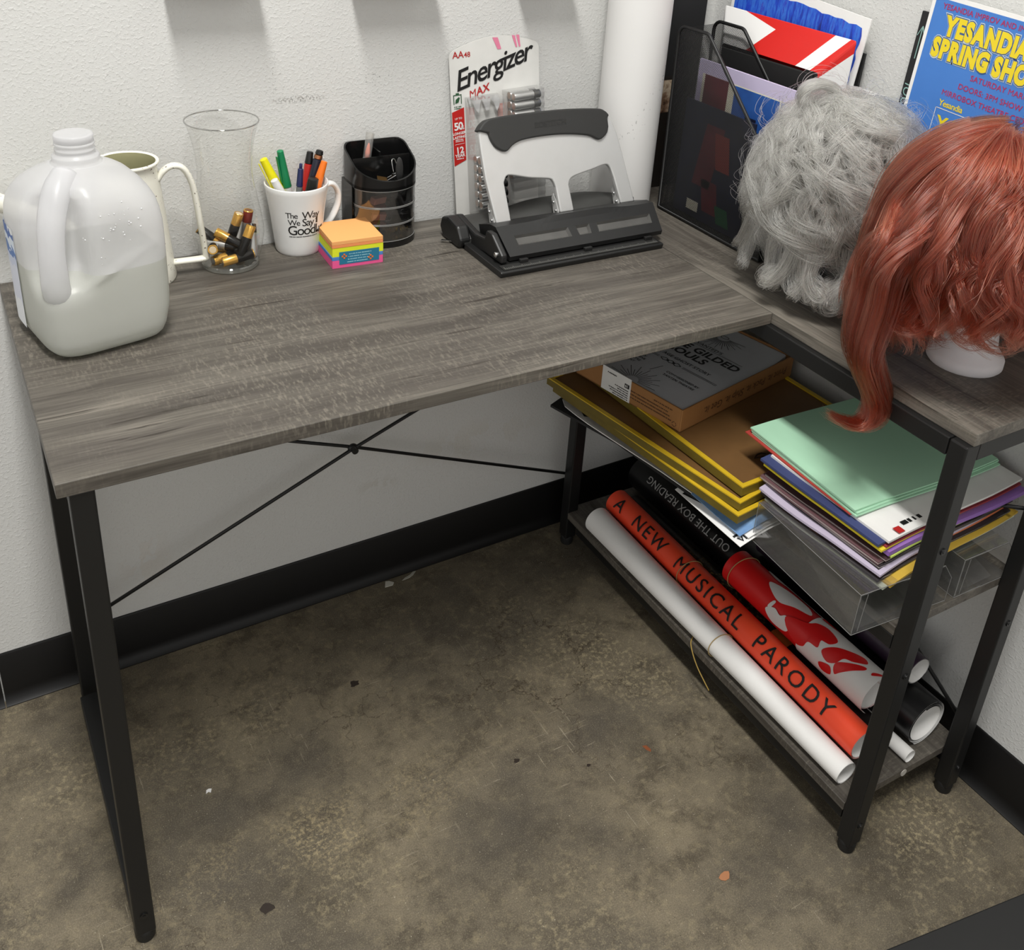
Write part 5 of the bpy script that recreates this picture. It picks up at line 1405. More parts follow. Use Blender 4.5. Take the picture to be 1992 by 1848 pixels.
for ub, wb0, r0, r1, a0, a1, nn in ((0.0, 0.107, 0.012, 0.045, 175, 365, 25), (0.0, -0.140, 0.012, 0.048, 5, 175, 17)):
    for k in range(nn):
        a = math.radians(a0 + (a1 - a0) * k / (nn - 1))
        rr1 = r1 if k % 2 == 0 else r1 * 0.72
        p0 = (ub + r0 * math.cos(a), wb0 + r0 * math.sin(a)); p1 = (ub + rr1 * math.cos(a), wb0 + rr1 * math.sin(a))
        if abs(p1[0]) < 0.105 and -0.140 < p1[1] < 0.140: pt_line(*p0, *p1, 0.0010)
for a in range(12):
    a0, a1 = a * PI / 6, (a + 1) * PI / 6
    pt_line(0.008 * math.cos(a0), 0.110 + 0.005 * math.sin(a0), 0.008 * math.cos(a1), 0.110 + 0.005 * math.sin(a1), 0.0012)
pr.build('printed_lettering', dk, ld)
BRI = mat('dark brown box print', rgb(86, 54, 30), 0.6)
sd_ = B().text('Print it. Pack it. Ship it. Get it.', lambda x, y: (0.285 - x, -0.0004, 0.026 - y * 1.0), 0.0190, 0.004, 0.15)
for i in range(3):
    sd_.marks(0.020 + 0.004 * i, 0.128, 0.012 + 0.006 * i, 0.0022, lambda u, w: (-0.0004, u, w), seed=i)
sd_.marks(0.020, 0.060, 0.031, 0.0022, lambda u, w: (-0.0004, u, w), seed=9)
for k in range(3):
    a = k * 2 * PI / 3
    for j in range(2):
        a2 = a + j * 0.9
        sd_.add([(-0.0005, 0.018 + 0.0035 * math.cos(a2) - 0.005, 0.010 + 0.0035 * math.sin(a2)), (-0.0005, 0.018 + 0.0048 * math.cos(a2) - 0.005, 0.010 + 0.0048 * math.sin(a2)), (-0.0005, 0.018 + 0.0048 * math.cos(a2 + 0.7) - 0.005, 0.010 + 0.0048 * math.sin(a2 + 0.7)), (-0.0005, 0.018 + 0.0035 * math.cos(a2 + 0.7) - 0.005, 0.010 + 0.0035 * math.sin(a2 + 0.7))], [(0, 1, 2, 3)])
sd_.build('box_print', BRI, bx)
stk = B().box((-0.0010, 0.108, 0.001), (-0.0002, 0.172, BH + 0.004)).build('address_label', mat('white address label', rgb(226, 226, 224), 0.5), box)
kb = B().box((-0.0014, 0.111, 0.0255), (-0.0010, 0.121, 0.0330)).text('61', lambda x, y: (-0.0018, 0.1195 - x, 0.0275 + y), 0.0065, 0.02, m=1)
for i in range(5):
    kb.marks(0.112, 0.112 + (0.030, 0.024, 0.044, 0.040, 0.034)[i], 0.0200 - 0.0042 * i, 0.0018, lambda u, w: (-0.0013, u, w), seed=20 + i)
kb.marks(0.140, 0.160, 0.036, 0.0022, lambda u, w: (-0.0013, u, w), seed=40)
kb.build('label_print', [INK, WHITE_INK], stk)

# clear acrylic document stands lying under the papers
def acrylic(label, x0, y0, x1, y1, z0, z1, ang=0.0, sl=0.0):
    t = thing('acrylic_stand', label, 'acrylic stand', ((x0 + x1) / 2, (y0 + y1) / 2, z0), (0, 0, ang), 'clear acrylic stands on the middle shelf')
    a, c, h_ = (x1 - x0) / 2, (y1 - y0) / 2, z1 - z0
    t_ = 0.0022
    b = B().box((-a, -c, 0), (a, c, t_)).box((-a, -c, h_ - t_), (a - 0.02, c, h_)).box((-a, -c, t_), (-a + t_, c, h_ - t_)).box((-a + t_, c - t_, t_), (a, c, h_ - t_))
    # the slanted sheet inside
    b.add([(-a + 0.010, -c + 0.004, t_), (a - 0.03, -c + 0.004, t_ * 3), (a - 0.03, c - 0.01, h_ - 0.004), (-a + 0.010, c - 0.01, h_ - 0.004)], [(0, 1, 2, 3)])
    b.build('sheet_body', ACRYLIC, t)
    e = B()
    for p, q in (((-a, -c, 0), (a, -c, 0)), ((-a, -c, h_), (a - 0.02, -c, h_)), ((-a, -c, 0), (-a, -c, h_)), ((-a, c, 0), (-a, c, h_)), ((-a, -c, 0), (-a, c, 0)), ((-a, -c, h_), (-a, c, h_)), ((-a + 0.010, -c, 0.003), (-a + 0.013, -c, h_ - 0.003)), ((a, -c, 0), (a, -c, h_ * 0.6)), ((a - 0.02, -c, h_), (a, -c, h_ * 0.6))):
        e.cyl(p, q, 0.00045, 6)
    e.build('polished_edge', ACRYLIC_EDGE, t)
    return t
a1 = acrylic('large clear acrylic stand under the pile of coloured papers', -0.3380, -0.8280, -0.1680, -0.6220, ZS + 0.0008, ZS + 0.068, math.radians(-4), 0)
a2 = acrylic('clear acrylic stand behind the front post under the coloured papers', -0.1560, -0.8370, -0.0450, -0.6350, ZS + 0.0004, ZS + 0.066, math.radians(-1.5))
# pile of coloured paper: every ream or sheet that shows an edge is its own thing
def stackz(base):
    return lambda x, y: base + 0.010 * math.exp(-((y + 0.55) / 0.05) ** 2) - 0.009 * max(0, (-0.30 - x) / 0.04)
papers = [  # z, thickness, colour, dx, dy, rot, label
    (0.4935, 0.0024, (208, 216, 196), 0.0, 0.0, 2.0, 'pale green and white sheets at the very bottom of the paper pile'),
    (0.4962, 0.0030, (206, 170, 60), 0.006, -0.002, 3.0, 'gold-yellow sheets second from the bottom of the paper pile'),
    (0.4995, 0.0028, (40, 36, 40), -0.004, 0.006, 1.5, 'black sheets low in the paper pile above the gold ones'),
    (0.5026, 0.0034, (232, 132, 84), 0.002, 0.012, 2.5, 'salmon orange sheets low in the paper pile'),
    (0.5064, 0.0030, (190, 180, 200), -0.006, 0.010, 3.5, 'pale grey-lilac sheets in the lower half of the paper pile'),
    (0.5098, 0.0050, (44, 38, 40), 0.004, 0.012, 1.0, 'thick black ream in the middle of the paper pile'),
    (0.5152, 0.0040, (96, 66, 70), 0.000, 0.016, 2.0, 'dusty brown-plum sheets in the middle of the paper pile'),
    (0.5196, 0.0030, (60, 36, 42), 0.006, 0.014, 3.0, 'dark maroon sheets under the lime green ones'),
    (0.5228, 0.0024, (198, 220, 110), 0.018, 0.008, 1.0, 'lime green sheets sticking out under the purple ones'),
    (0.5255, 0.0060, (150, 108, 186), 0.016, 0.006, -0.5, 'purple ream in the upper half of the paper pile'),
    (0.5318, 0.0028, (232, 210, 50), 0.000, 0.014, 1.5, 'bright yellow sheets above the purple ream'),
    (0.5349, 0.0022, (150, 52, 60), 0.010, 0.012, 0.5, 'dark red sheet below the navy one near the top of the pile'),
    (0.5374, 0.0032, (56, 66, 112), -0.004, 0.018, 1.5, 'navy blue sheets under the white printed page'),
]
def paper_pile(z, th, c, dx, dy, ang, label, m=None, name='paper_stack'):
    z = 0.4935 + (z - 0.4935) * 1.15; th *= 1.15
    t = thing(name, label, 'paper', (-0.166 + dx, -0.708 + dy, z), (0, 0, math.radians(ang)), 'coloured papers piled on the middle shelf')
    a, cc_ = 0.1385, 0.1075
    xs = np.linspace(-a, a, 14); ys = np.linspace(-cc_, cc_, 10)
    low = (z - 0.4935) / 0.062
    def fz(x, y):
        s = -0.012 * (1 - 0.75 * low) * max(0, (-x - 0.060) / 0.078) ** 1.6            # left edge droops over the stand
        s += -0.004 * (1 - low) * math.sin(max(0, y + 0.02) / 0.13 * PI) * max(0, -x / a)
        s += 0.010 * max(0, (x - 0.06) / 0.08) ** 1.5 * 0.6
        return s
    b = B()
    top = [[(x, y, fz(x, y) + th) for x in xs] for y in ys]
    bot = [[(x, y, fz(x, y)) for x in xs] for y in ys]
    b.grid(top); b.grid([r[::-1] for r in bot])
    nx, ny = len(xs), len(ys)
    ring = lambda g: [g[0][i] for i in range(nx)] + [g[j][nx - 1] for j in range(1, ny)] + [g[ny - 1][i] for i in range(nx - 2, -1, -1)] + [g[j][0] for j in range(ny - 2, 0, -1)]
    b.grid([ring(bot), ring(top)], closed=True)
    mm = m or paper_edge('paper ' + label[:24], rgb(*c), rgb(214, 206, 200) if max(c) < 110 else None)
    o = b.build('sheets', mm, t, smooth='auto')
    return t
for z, th, c, dx, dy, ang, lb in papers:
    paper_pile(z, th, c, dx, dy, ang, lb)
pw = paper_pile(0.5410, 0.0030, (232, 231, 228), 0.010, 0.012, 1.0, 'white printed page just under the mint sheets')
wpr = B().marks(-0.098, -0.060, -0.0960, 0.0070, lambda u, w: (u, w, 0.0034))
wpr.build('printed_lettering', INK, pw)
B().add([(-0.052, -0.1055, 0.0033), (-0.034, -0.1055, 0.0033), (-0.034, -0.0920, 0.0033), (-0.052, -0.0920, 0.0033)], [(0, 1, 2, 3)]).add([(-0.118, -0.1055, 0.0036), (-0.106, -0.1055, 0.0036), (-0.106, -0.0940, 0.0036), (-0.118, -0.0940, 0.0036)], [(0, 1, 2, 3)]).build('red_print', RED_INK, pw)
paper_pile(0.5442, 0.0012, (176, 60, 50), 0.009, 0.066, -2.0, 'red-edged sheet peeking out left under the mint sheets')
mint = paper_edge('mint green paper', rgb(176, 222, 190))
for k, (z, dx, dy, ang) in enumerate(((0.5458, 0.012, 0.057, 2.6), (0.5482, 0.013, 0.060, 3.4), (0.5506, 0.012, 0.062, 2.9))):
    paper_pile(z, 0.0020, None, dx, dy - 0.002, ang - 5.5, ('lowest mint green sheets in the set on top of the paper pile', 'middle mint green sheets in the set on top of the paper pile', 'topmost mint green sheets crowning the paper pile')[k], mint)

# ------------------------------------------------------------------ rolled posters on the bottom shelf
ZB = 0.0852
def spiral(r, turns, n, gap, a0):
    return [((r - gap * (1 - k / n) * turns) * math.cos(a0 + 2 * PI * turns * k / n), (r - gap * (1 - k / n) * turns) * math.sin(a0 + 2 * PI * turns * k / n)) for k in range(n + 1)]
def rolled(name, label, p0, p1, r0, r1, m, turns=2.3, a0=0.6, gap=0.0016, flat=(1, 1), inner=None, cat='rolled poster'):
    """p0, p1: axis ends (world); the outer turn carries m, inside shows white paper"""
    a, b_ = Vector(p0), Vector(p1)
    t = thing(name, label, cat, tuple((a + b_) / 2), (0, 0, 0), 'rolled posters on the bottom shelf')
    d = (b_ - a).normalized()
    side = d.cross(Vector((0, 0, 1))).normalized(); up = side.cross(d)
    n = int(46 * turns)
    rows = []
    for i in range(13):
        s = i / 12
        r = r0 + (r1 - r0) * s
        c = a + (b_ - a) * s
        rows.append([tuple(c + side * (x * flat[0]) + up * (y * flat[1])) for x, y in spiral(r, turns, n, gap * r / 0.03, a0)])
    bo_ = B().grid(rows)
    # inner face a hair inside
    rows2 = []
    for i in range(13):
        s = i / 12
        r = r0 + (r1 - r0) * s - 0.0003
        c = a + (b_ - a) * s
        rows2.append([tuple(c + side * (x * flat[0]) + up * (y * flat[1])) for x, y in spiral(r, turns, n, gap * r / 0.03, a0)])
    bo_.grid([rw_[::-1] for rw_ in rows2], 1)
    o = bo_.build('sheet', [m, inner or PAPER_WHITE], t, smooth='keep', world=True)
    for p in o.data.polygons: p.use_smooth = True
    return t, (a, b_, d, side, up, r0, r1)
def on_roll(fr_, lift=0.0006):
    a, b_, d, side, up, r0, r1 = fr_
    L = (b_ - a).length
    def fn(s, ang):           # s along the axis (m from a), ang measured from up towards -side
        r = r0 + (r1 - r0) * s / L + lift
        q = a + d * s + (-side * math.sin(ang) + up * math.cos(ang)) * r
        return tuple(q)
    return fn
def bandm():
    return bpy.data.materials.get('tan rubber band') or mat('tan rubber band', rgb(176, 150, 98), 0.6)
def rubber_band(label, fr_, s, tilt=0.0):
    a, b_, d, side, up, r0, r1 = fr_
    f = on_roll(fr_, 0.0009)
    pts = [f(s + tilt * math.sin(2 * PI * k / 40), 2 * PI * k / 40) for k in range(40)]
    t = thing('rubber_band', label, 'rubber band', pts[0], (0, 0, 0), 'rubber bands on the rolled posters')
    B().tube(pts, 0.0008, 6, closed=True).build('band', bandm(), t, smooth=True, world=True)
    return t
REDP2 = mat('orange-red poster print', rgb(250, 84, 50), 0.42, vary=rgb(246, 76, 46))
wr_, wrf = rolled('rolled_poster', 'plain white rolled poster at the front edge of the bottom shelf', (-0.2600, -0.160, ZB + 0.0278), (-0.2540, -0.812, ZB + 0.0200), 0.0275, 0.0198, PAPER_WHITE, 2.4, 2.5)
wr_.rotation_euler = (0, 0, 0)
rd_, rdf = rolled('rolled_poster', 'orange-red rolled poster lettered A NEW MUSICAL PARODY on the bottom shelf', (-0.2070, -0.150, ZB + 0.0480), (-0.2160, -0.803, ZB + 0.0500), 0.0262, 0.0262, REDP2, 2.3, 3.6)
rl = B()
f = on_roll(rdf, 0.0007)
rl.text('A  NEW  MUSICAL  PARODY', lambda x, y: f(0.022 + x, -0.71 + (y - 0.0130) / 0.0262), 0.0375, 0.006, 0, 'LEFT', 1.245, cut=0.006)
rl.build('printed_lettering', INK, rd_, world=True)
rubber_band('tan rubber band around the orange-red poster by the word MUSICAL', rdf, 0.235, 0.004)
rubber_band('tan rubber band around the plain white poster', wrf, 0.370, 0.003)
st_ = thing('string', 'loose yellow string hanging off the front edge of the bottom shelf', 'string', (-0.2787, -0.47, ZB), (0, 0, 0))
B().tube(smooth_path([(-0.262, -0.472, ZB + 0.0012), (-0.2715, -0.478, ZB + 0.0014), (-0.2810, -0.486, ZB - 0.0005), (-0.2840, -0.499, ZB - 0.014), (-0.2835, -0.514, ZB - 0.030), (-0.2820, -0.532, ZB - 0.044), (-0.2800, -0.545, ZB - 0.055)], 6), 0.0011, 6).build('strand', mat('yellow tan string', rgb(168, 140, 70), 0.6), st_, smooth=True, world=True)
BLKP = mat('glossy black poster print', rgb(18, 18, 19), 0.3)
ob_, obf = rolled('rolled_poster', 'wide black rolled poster lettered OUT THE BOX READING, nearest the wall', (-0.0930, -0.086, ZB + 0.0425), (-0.0880, -0.815, ZB + 0.0425), 0.0420, 0.0420, BLKP, 2.6, 1.3, gap=0.003)
f2 = on_roll(obf, 0.0007)
oL = B()
oL.text('OUT THE BOX READING', lambda x, y: f2(0.300 - x, -0.86 + (0.0080 - y) / 0.0420), 0.0215, 0.0, 0, 'LEFT', 1.03, cut=0.006)
oL.build('printed_lettering', mat('grey-white print', rgb(186, 186, 184), 0.5), ob_, world=True)
# dark leopard-pattern roll between the red and the illustrated ones
def leopard():
    n = NT('dark leopard print')
    v = n.coord()
    nz = n.ramp(n.noise(v, 130, 4, 0.7), [(0.42, rgb(20, 17, 14)), (0.56, rgb(66, 56, 36)), (0.66, rgb(150, 132, 84)), (0.72, rgb(30, 26, 20))])
    sp = n.n('ShaderNodeSeparateXYZ'); n.l(v, sp.inputs[0])
    c = n.ramp(n.math('ADD', n.math('MULTIPLY', sp.outputs['Y'], -1.0), 0.5), [(0.0, (0, 0, 0)), (0.30, (0, 0, 0)), (0.38, (1, 1, 1)), (0.560, (1, 1, 1)), (0.575, (0, 0, 0))])
    base = n.mix(c, rgb(22, 20, 20), nz)
    o = n.ramp(n.math('ADD', n.math('MULTIPLY', sp.outputs['Y'], -1.0), 0.5), [(0.0, (0, 0, 0)), (0.585, (1, 1, 1)), (0.625, (0, 0, 0))], 'CONSTANT')
    n.l(n.mix(o, base, rgb(204, 118, 50)), n.p.inputs['Base Color'])
    n.p.inputs['Roughness'].default_value = 0.35
    return n.m
lp_, lpf = rolled('rolled_poster', 'dark leopard-print rolled poster with an orange band, between red and illustrated', (-0.1660, -0.150, ZB + 0.0245), (-0.1650, -0.800, ZB + 0.0245), 0.0240, 0.0240, leopard(), 2.1, 0.8)
wh_, whf = rolled('rolled_poster', 'small white poster curl beside the wide roll near the right post', (-0.1370, -0.640, ZB + 0.0115), (-0.1340, -0.832, ZB + 0.0115), 0.0110, 0.0112, PAPER_WHITE, 1.6, 0.2, gap=0.0008)
def illus():
    n = NT('red and white illustrated print')
    n.l(n.ramp(n.noise(n.coord(), 2, 1), [(0.4, rgb(216, 30, 30)), (0.7, rgb(204, 26, 28))]), n.p.inputs['Base Color'])
    n.p.inputs['Roughness'].default_value = 0.38
    return n.m
il_, ilf = rolled('rolled_poster', 'red rolled poster with white brushed figures on the bottom shelf pile', (-0.1560, -0.440, ZB + 0.0880), (-0.1570, -0.760, ZB + 0.0880), 0.0325, 0.0335, illus(), 2.2, 3.4)
f3 = on_roll(ilf, 0.0006)
ib = B()
WHI = mat('white poster ink', rgb(228, 226, 224), 0.45)
def blob(pts, n=5):
    """closed smooth patch on the roll: (s, ang) outline, fan filled with rings"""
    P = [np.array(p) for p in pts]
    k = len(P)
    out_ = []
    for i in range(k):
        a, b_, c, d = P[i - 1], P[i], P[(i + 1) % k], P[(i + 2) % k]
        for j in range(n):
            t = j / n
            out_.append(0.5 * ((2 * b_) + (c - a) * t + (2 * a - 5 * b_ + 4 * c - d) * t * t + (3 * b_ - a - 3 * c + d) * t ** 3))
    cen = sum(out_) / len(out_)
    vs, fs = [], []
    m_ = len(out_)
    for r in (1.0, 0.66, 0.33):
        vs += [f3((cen + (q - cen) * r)[0], -(cen + (q - cen) * r)[1]) for q in out_]
    vs.append(f3(cen[0], -cen[1]))
    for r in range(2):
        for i in range(m_):
            fs.append((r * m_ + i, r * m_ + (i + 1) % m_, (r + 1) * m_ + (i + 1) % m_, (r + 1) * m_ + i))
    for i in range(m_):
        fs.append((2 * m_ + i, 2 * m_ + (i + 1) % m_, 3 * m_))
    ib.add(vs, fs)
blob([(0.085, 0.15), (0.100, 0.45), (0.125, 0.62), (0.150, 0.30), (0.178, 0.0), (0.160, -0.35), (0.125, -0.30), (0.100, -0.10)])
blob([(0.110, 1.35), (0.125, 1.00), (0.140, 1.10), (0.150, 0.90), (0.165, 1.15), (0.160, 1.60), (0.130, 1.75)])
blob([(0.060, -0.55), (0.085, -0.35), (0.110, -0.55), (0.150, -0.62), (0.190, -0.60), (0.190, -1.05), (0.120, -1.15), (0.070, -1.05)])
blob([(0.112, 1.15), (0.116, 0.75), (0.121, 0.75), (0.118, 1.15)])
# the near half of the roll is white with red brush shapes
ib.grid([[f3(s_, -(-1.6 + 4.2 * k / 40)) for k in range(41)] for s_ in np.linspace(0.186, 0.3272, 14)])
ib.build('white_print', WHI, il_, smooth=True, world=True)
f3 = on_roll(ilf, 0.0011)
ib = B()
blob([(0.150, 0.95), (0.185, 0.45), (0.196, 0.10), (0.215, -0.10), (0.240, 0.10), (0.236, 0.50), (0.222, 0.62), (0.224, 1.00), (0.206, 1.10), (0.200, 1.50), (0.180, 1.65)])
blob([(0.232, 0.95), (0.244, 0.45), (0.262, 0.10), (0.285, -0.25), (0.296, -0.05), (0.282, 0.35), (0.268, 0.55), (0.262, 0.95), (0.248, 1.20)])
blob([(0.262, 0.95), (0.282, 0.45), (0.299, 0.15), (0.302, 0.30), (0.288, 0.75), (0.276, 1.15), (0.268, 1.40)])
blob([(0.190, -0.40), (0.215, -0.55), (0.222, -0.80), (0.195, -0.85)])
blob([(0.312, 0.10), (0.322, -0.20), (0.324, -0.10), (0.315, 0.25)])
blob([(0.236, 1.50), (0.256, 1.25), (0.262, 1.60), (0.244, 1.80)])
ib.build('red_print', illus(), il_, smooth=True, world=True)
rubber_band('tan rubber band near the far end of the red illustrated poster', ilf, 0.022, 0.005)
pu_, puf = rolled('rolled_poster', 'purple-black rolled poster under the acrylic stands by the illustrated one', (-0.0800, -0.430, ZB + 0.1095), (-0.0800, -0.775, ZB + 0.1095), 0.0240, 0.0245, mat('purple black print', rgb(50, 36, 52), 0.35), 1.9, 4.4)

# ------------------------------------------------------------------ bits on the floor and the dark box by the camera
def chip(name, label, cat, x, y, pts, c, th=0.0012, rough=0.6):
    t = thing(name, label, cat, (x, y, 0.0002), (0, 0, YAW))
    B().prism([(px * 0.001, py * 0.001) for px, py in pts], (0, th)).build('flake', mat(name + ' surface', rgb(*c), rough), t, bevel=0.0003)
    return t
chip('paint_chip', 'tiny white paint chip on the floor near the left front leg', 'paint chip', -1.0744, -0.330, [(-4, -3), (0, -1), (3, -4), (6, 2), (2, 4), (-2, 3)], (232, 232, 230))
chip('dry_leaf', 'small tan dry leaf scrap on the floor in front of the shelf unit', 'leaf', -0.461, -0.803, [(-9, -2), (-4, -6), (3, -6), (8, -1), (10, 3), (4, 6), (-4, 5), (-10, 2)], (178, 122, 84))
chip('paint_flake', 'pale triangular flake on the floor by the back baseboard', 'paint flake', -0.649, -0.0330, [(-10, -7), (6, -8), (11, -2), (4, 6), (-3, 8)], (206, 204, 192))
chip('paint_sliver', 'long pale sliver on the floor by the back baseboard', 'paint flake', -0.604, -0.0310, [(-18, -6), (-2, -5), (8, -1), (18, 7), (12, 8), (2, 2), (-10, -1)], (178, 176, 164))
chip('brown_flake', 'rust brown flake on the floor left of the rolled posters', 'flake', -0.429, -0.5715, [(-4, 6), (-2, -4), (2, -10), (5, -6), (3, 4)], (140, 78, 44), 0.0006)
for x, y, s, lb in ((-0.7997, -0.2343, 1.0, 'flattened dark gum spot under the middle of the desk'), (-1.0517, -0.5453, 1.15, 'flattened dark gum spot in the left foreground of the floor'), (-0.6301, -0.4961, 0.62, 'small dark gum spot in the middle of the open floor'), (-0.532, -0.5561, 0.42, 'smallest dark gum spot, just right of the middle of the floor')):
    chip('gum_spot', lb, 'gum spot', x, y, [(s * q * math.cos(a), s * q2 * math.sin(a)) for a, q, q2 in [(k * PI / 6, 8 + 2.2 * math.sin(k * 2.1 + x * 9), 6.5 + 1.6 * math.cos(k * 1.7)) for k in range(12)]], (44, 34, 26), 0.0006)
dbx = thing('storage_bin', 'dark box edge cut off at the lower right corner of the floor', 'bin', (-0.12, -1.16, 0.0), (0, 0, math.radians(-9)))
B().box((-0.42, -0.20, 0.0), (0.22, 0.110, 0.052)).build('bin_body', mat('dark charcoal plastic', rgb(34, 34, 33), 0.55), dbx, bevel=0.008)
B().prism(rrect(-0.424, -0.204, 0.224, 0.112, 0.02), (0.052, 0.058)).build('bin_lid', mat('charcoal lid', rgb(32, 32, 32), 0.5), dbx, bevel=0.002)
# ------------------------------------------------------------------ wigs (hair strands as curves)
def hair_mat(name, cols, rough=0.32, rad=0.22):
    n = NT(name)
    n.t.nodes.remove(n.p)
    h_ = n.n('ShaderNodeBsdfHairPrincipled')
    h_.parametrization = 'COLOR'
    hi = n.n('ShaderNodeHairInfo')
    n.l(n.ramp(hi.outputs['Random'], cols), h_.inputs['Color'])
    for k, v in (('Roughness', rough), ('Radial Roughness', rad), ('Random Roughness', 0.2)):
        if k in h_.inputs: h_.inputs[k].default_value = v
    n.l(h_.outputs[0], n.out.inputs['Surface'])
    return n.m
def hair_obj(name, P, rad, m, parent):
    """P: (strands, points, 3) in world coordinates"""
    N, K, _ = P.shape
    hc = bpy.data.hair_curves.new(name)
    hc.add_curves([K] * N)
    Q = P - np.array(parent['_o'])[None, None, :]
    hc.attributes['position'].data.foreach_set('vector', Q.astype(np.float32).ravel())
    if 'radius' not in hc.attributes:
        hc.attributes.new('radius', 'FLOAT', 'POINT')
    t = np.linspace(0, 1, K)
    prof = rad * (1 - 0.65 * t ** 2.5)
    hc.attributes['radius'].data.foreach_set('value', np.tile(prof, N).astype(np.float32))
    hc.materials.append(m)
    o = bpy.data.objects.new(name, hc)
    COL.objects.link(o)
    o.parent = parent
    return o
def resample(P, K):
    P = np.array(P)
    d = np.concatenate([[0], np.cumsum(np.linalg.norm(np.diff(P, axis=0), axis=1))])
    s = np.linspace(0, d[-1], K)
    return np.stack([np.interp(s, d, P[:, i]) for i in range(3)], 1)
def children(G, n, spread, tipk, frizz, rng, wav=3):
    """n strands around each guide; spread at root/mid, pulled together by tipk at the tip"""
    K = G.shape[1]
    t = np.linspace(0, 1, K)
    out = []
    for g in G:
        tan = np.gradient(g, axis=0); tan /= np.linalg.norm(tan, axis=1, keepdims=True) + 1e-9
        ref = np.array([0.3, 0.5, 0.8])
        a = np.cross(tan, ref); a /= np.linalg.norm(a, axis=1, keepdims=True) + 1e-9
        b = np.cross(tan, a)
        ang = rng.uniform(0, 2 * np.pi, n); r = spread * np.sqrt(rng.uniform(0, 1, n))
        env = (1 - t) * 1.0 + t * tipk + 0.25 * np.sin(np.pi * t)
        u = (r * np.cos(ang))[:, None] * env; v = (r * np.sin(ang))[:, None] * env
        fu, fv = np.zeros((n, K)), np.zeros((n, K))
        for w in range(1, wav + 1):
            fu += rng.normal(0, 1, (n, 1)) * np.sin(2 * np.pi * w * 0.8 * t + rng.uniform(0, 6.28, (n, 1))) / w
            fv += rng.normal(0, 1, (n, 1)) * np.sin(2 * np.pi * w * 0.8 * t + rng.uniform(0, 6.28, (n, 1))) / w
        fr_ = frizz * (0.15 + t)
        # vary length a little
        ln = rng.uniform(0.86, 1.0, (n, 1))
        tt = t[None, :] * ln * (K - 1)
        i0 = np.clip(tt.astype(int), 0, K - 2); fq = tt - i0
        def samp(arr):
            return arr[i0] * (1 - fq[..., None]) + arr[i0 + 1] * fq[..., None]
        out.append(samp(g) + (u + fu * fr_)[..., None] * samp(a) + (v + fv * fr_)[..., None] * samp(b))
    return np.concatenate(out, 0)
def dome(c, r, phi_end, seg=40, rings=14):
    rows = []
    for i in range(rings + 1):
        p = max(0.02, phi_end * i / rings)
        rows.append([(c[0] + r[0] * math.sin(p) * math.cos(2 * PI * j / seg), c[1] + r[1] * math.sin(p) * math.sin(2 * PI * j / seg), c[2] + r[2] * math.cos(p)) for j in range(seg)])
    return rows

# ---- grey curly wig
GC, GR = np.array([-0.155, -0.490, 0.905]), np.array([0.108, 0.106, 0.120])
gw = thing('grey_wig', 'curly grey short-haired wig standing on the desk return', 'wig', (-0.155, -0.490, H))
GCAPM = mat('grey wig netting', rgb(120, 118, 113), 0.9)
B().grid(dome(GC, GR * 0.93, 2.45), closed=True).build('wig_cap', GCAPM, gw, smooth=True, world=True)
rg = np.random.default_rng(21)
K = 22
t = np.linspace(0, 1, K)
def surf(c, r, th, ph, k=1.0):
    return np.stack([c[0] + r[0] * k * np.sin(ph) * np.cos(th), c[1] + r[1] * k * np.sin(ph) * np.sin(th), c[2] + r[2] * k * np.cos(ph)], -1)
def normal_frames(g, c):
    nrm_ = g - c; nrm_ /= np.linalg.norm(nrm_, axis=1, keepdims=True)
    tan = np.gradient(g, axis=0); tan /= np.linalg.norm(tan, axis=1, keepdims=True) + 1e-9
    side = np.cross(nrm_, tan)
    return nrm_, tan, side
G1 = []
for i in range(190):                       # overall cover, swept round the crown and curling
    th0 = rg.uniform(0, 2 * np.pi); ph0 = rg.uniform(0.05, 1.75)
    sw = rg.normal(0.5, 0.75); dl = rg.uniform(0.5, 0.95)
    ph = ph0 + dl * t; th = th0 + sw * t ** 1.2 / np.maximum(np.sin(ph), 0.35)
    k = 1.0 + rg.uniform(0.0, 0.10) + 0.10 * t * rg.uniform(0, 1)
    g = surf(GC, GR, th, ph, k)
    low = np.maximum(0, ph - 1.85)
    nr, ta, si = normal_frames(g, GC)
    rc_ = rg.uniform(0.004, 0.016) * np.clip((t - 0.25) / 0.75, 0, 1); w = rg.uniform(1.0, 2.0) * 2 * np.pi; p0 = rg.uniform(0, 6.28)
    g = g + nr * (rc_ * np.cos(w * t + p0) + 0.006)[:, None] + si * (rc_ * np.sin(w * t + p0))[:, None]
    g[:, 2] = np.maximum(g[:, 2], 0.752 + rg.uniform(0, 0.01))
    G1.append(g)
G2 = []
for i in range(120):                       # bold loops lying on the surface
    th0 = rg.uniform(-2.9, 0.3) if i % 3 else rg.uniform(0, 6.28)
    ph0 = rg.uniform(0.15, 1.75)
    c0 = surf(GC, GR, np.array([th0]), np.array([ph0]), 1.06)[0]
    nr = (c0 - GC) / np.linalg.norm(c0 - GC)
    a = np.cross(nr, [0, 0, 1.0]); a /= np.linalg.norm(a) + 1e-9; b = np.cross(nr, a)
    R0 = rg.uniform(0.018, 0.052); s0 = rg.uniform(0, 6.28); tot = rg.uniform(3.2, 6.6) * rg.choice([-1, 1])
    ang = s0 + tot * t; rr_ = R0 * (1 - 0.55 * t)
    g = c0 + (rr_ * np.cos(ang))[:, None] * a + (rr_ * np.sin(ang))[:, None] * b
    off = g - GC; d = np.linalg.norm(off / GR, axis=1, keepdims=True)
    g = GC + off / d * (1.06 + 0.05 * np.sin(np.pi * t))[:, None]
    g[:, 2] = np.maximum(g[:, 2], 0.755)
    G2.append(g)
G3 = []
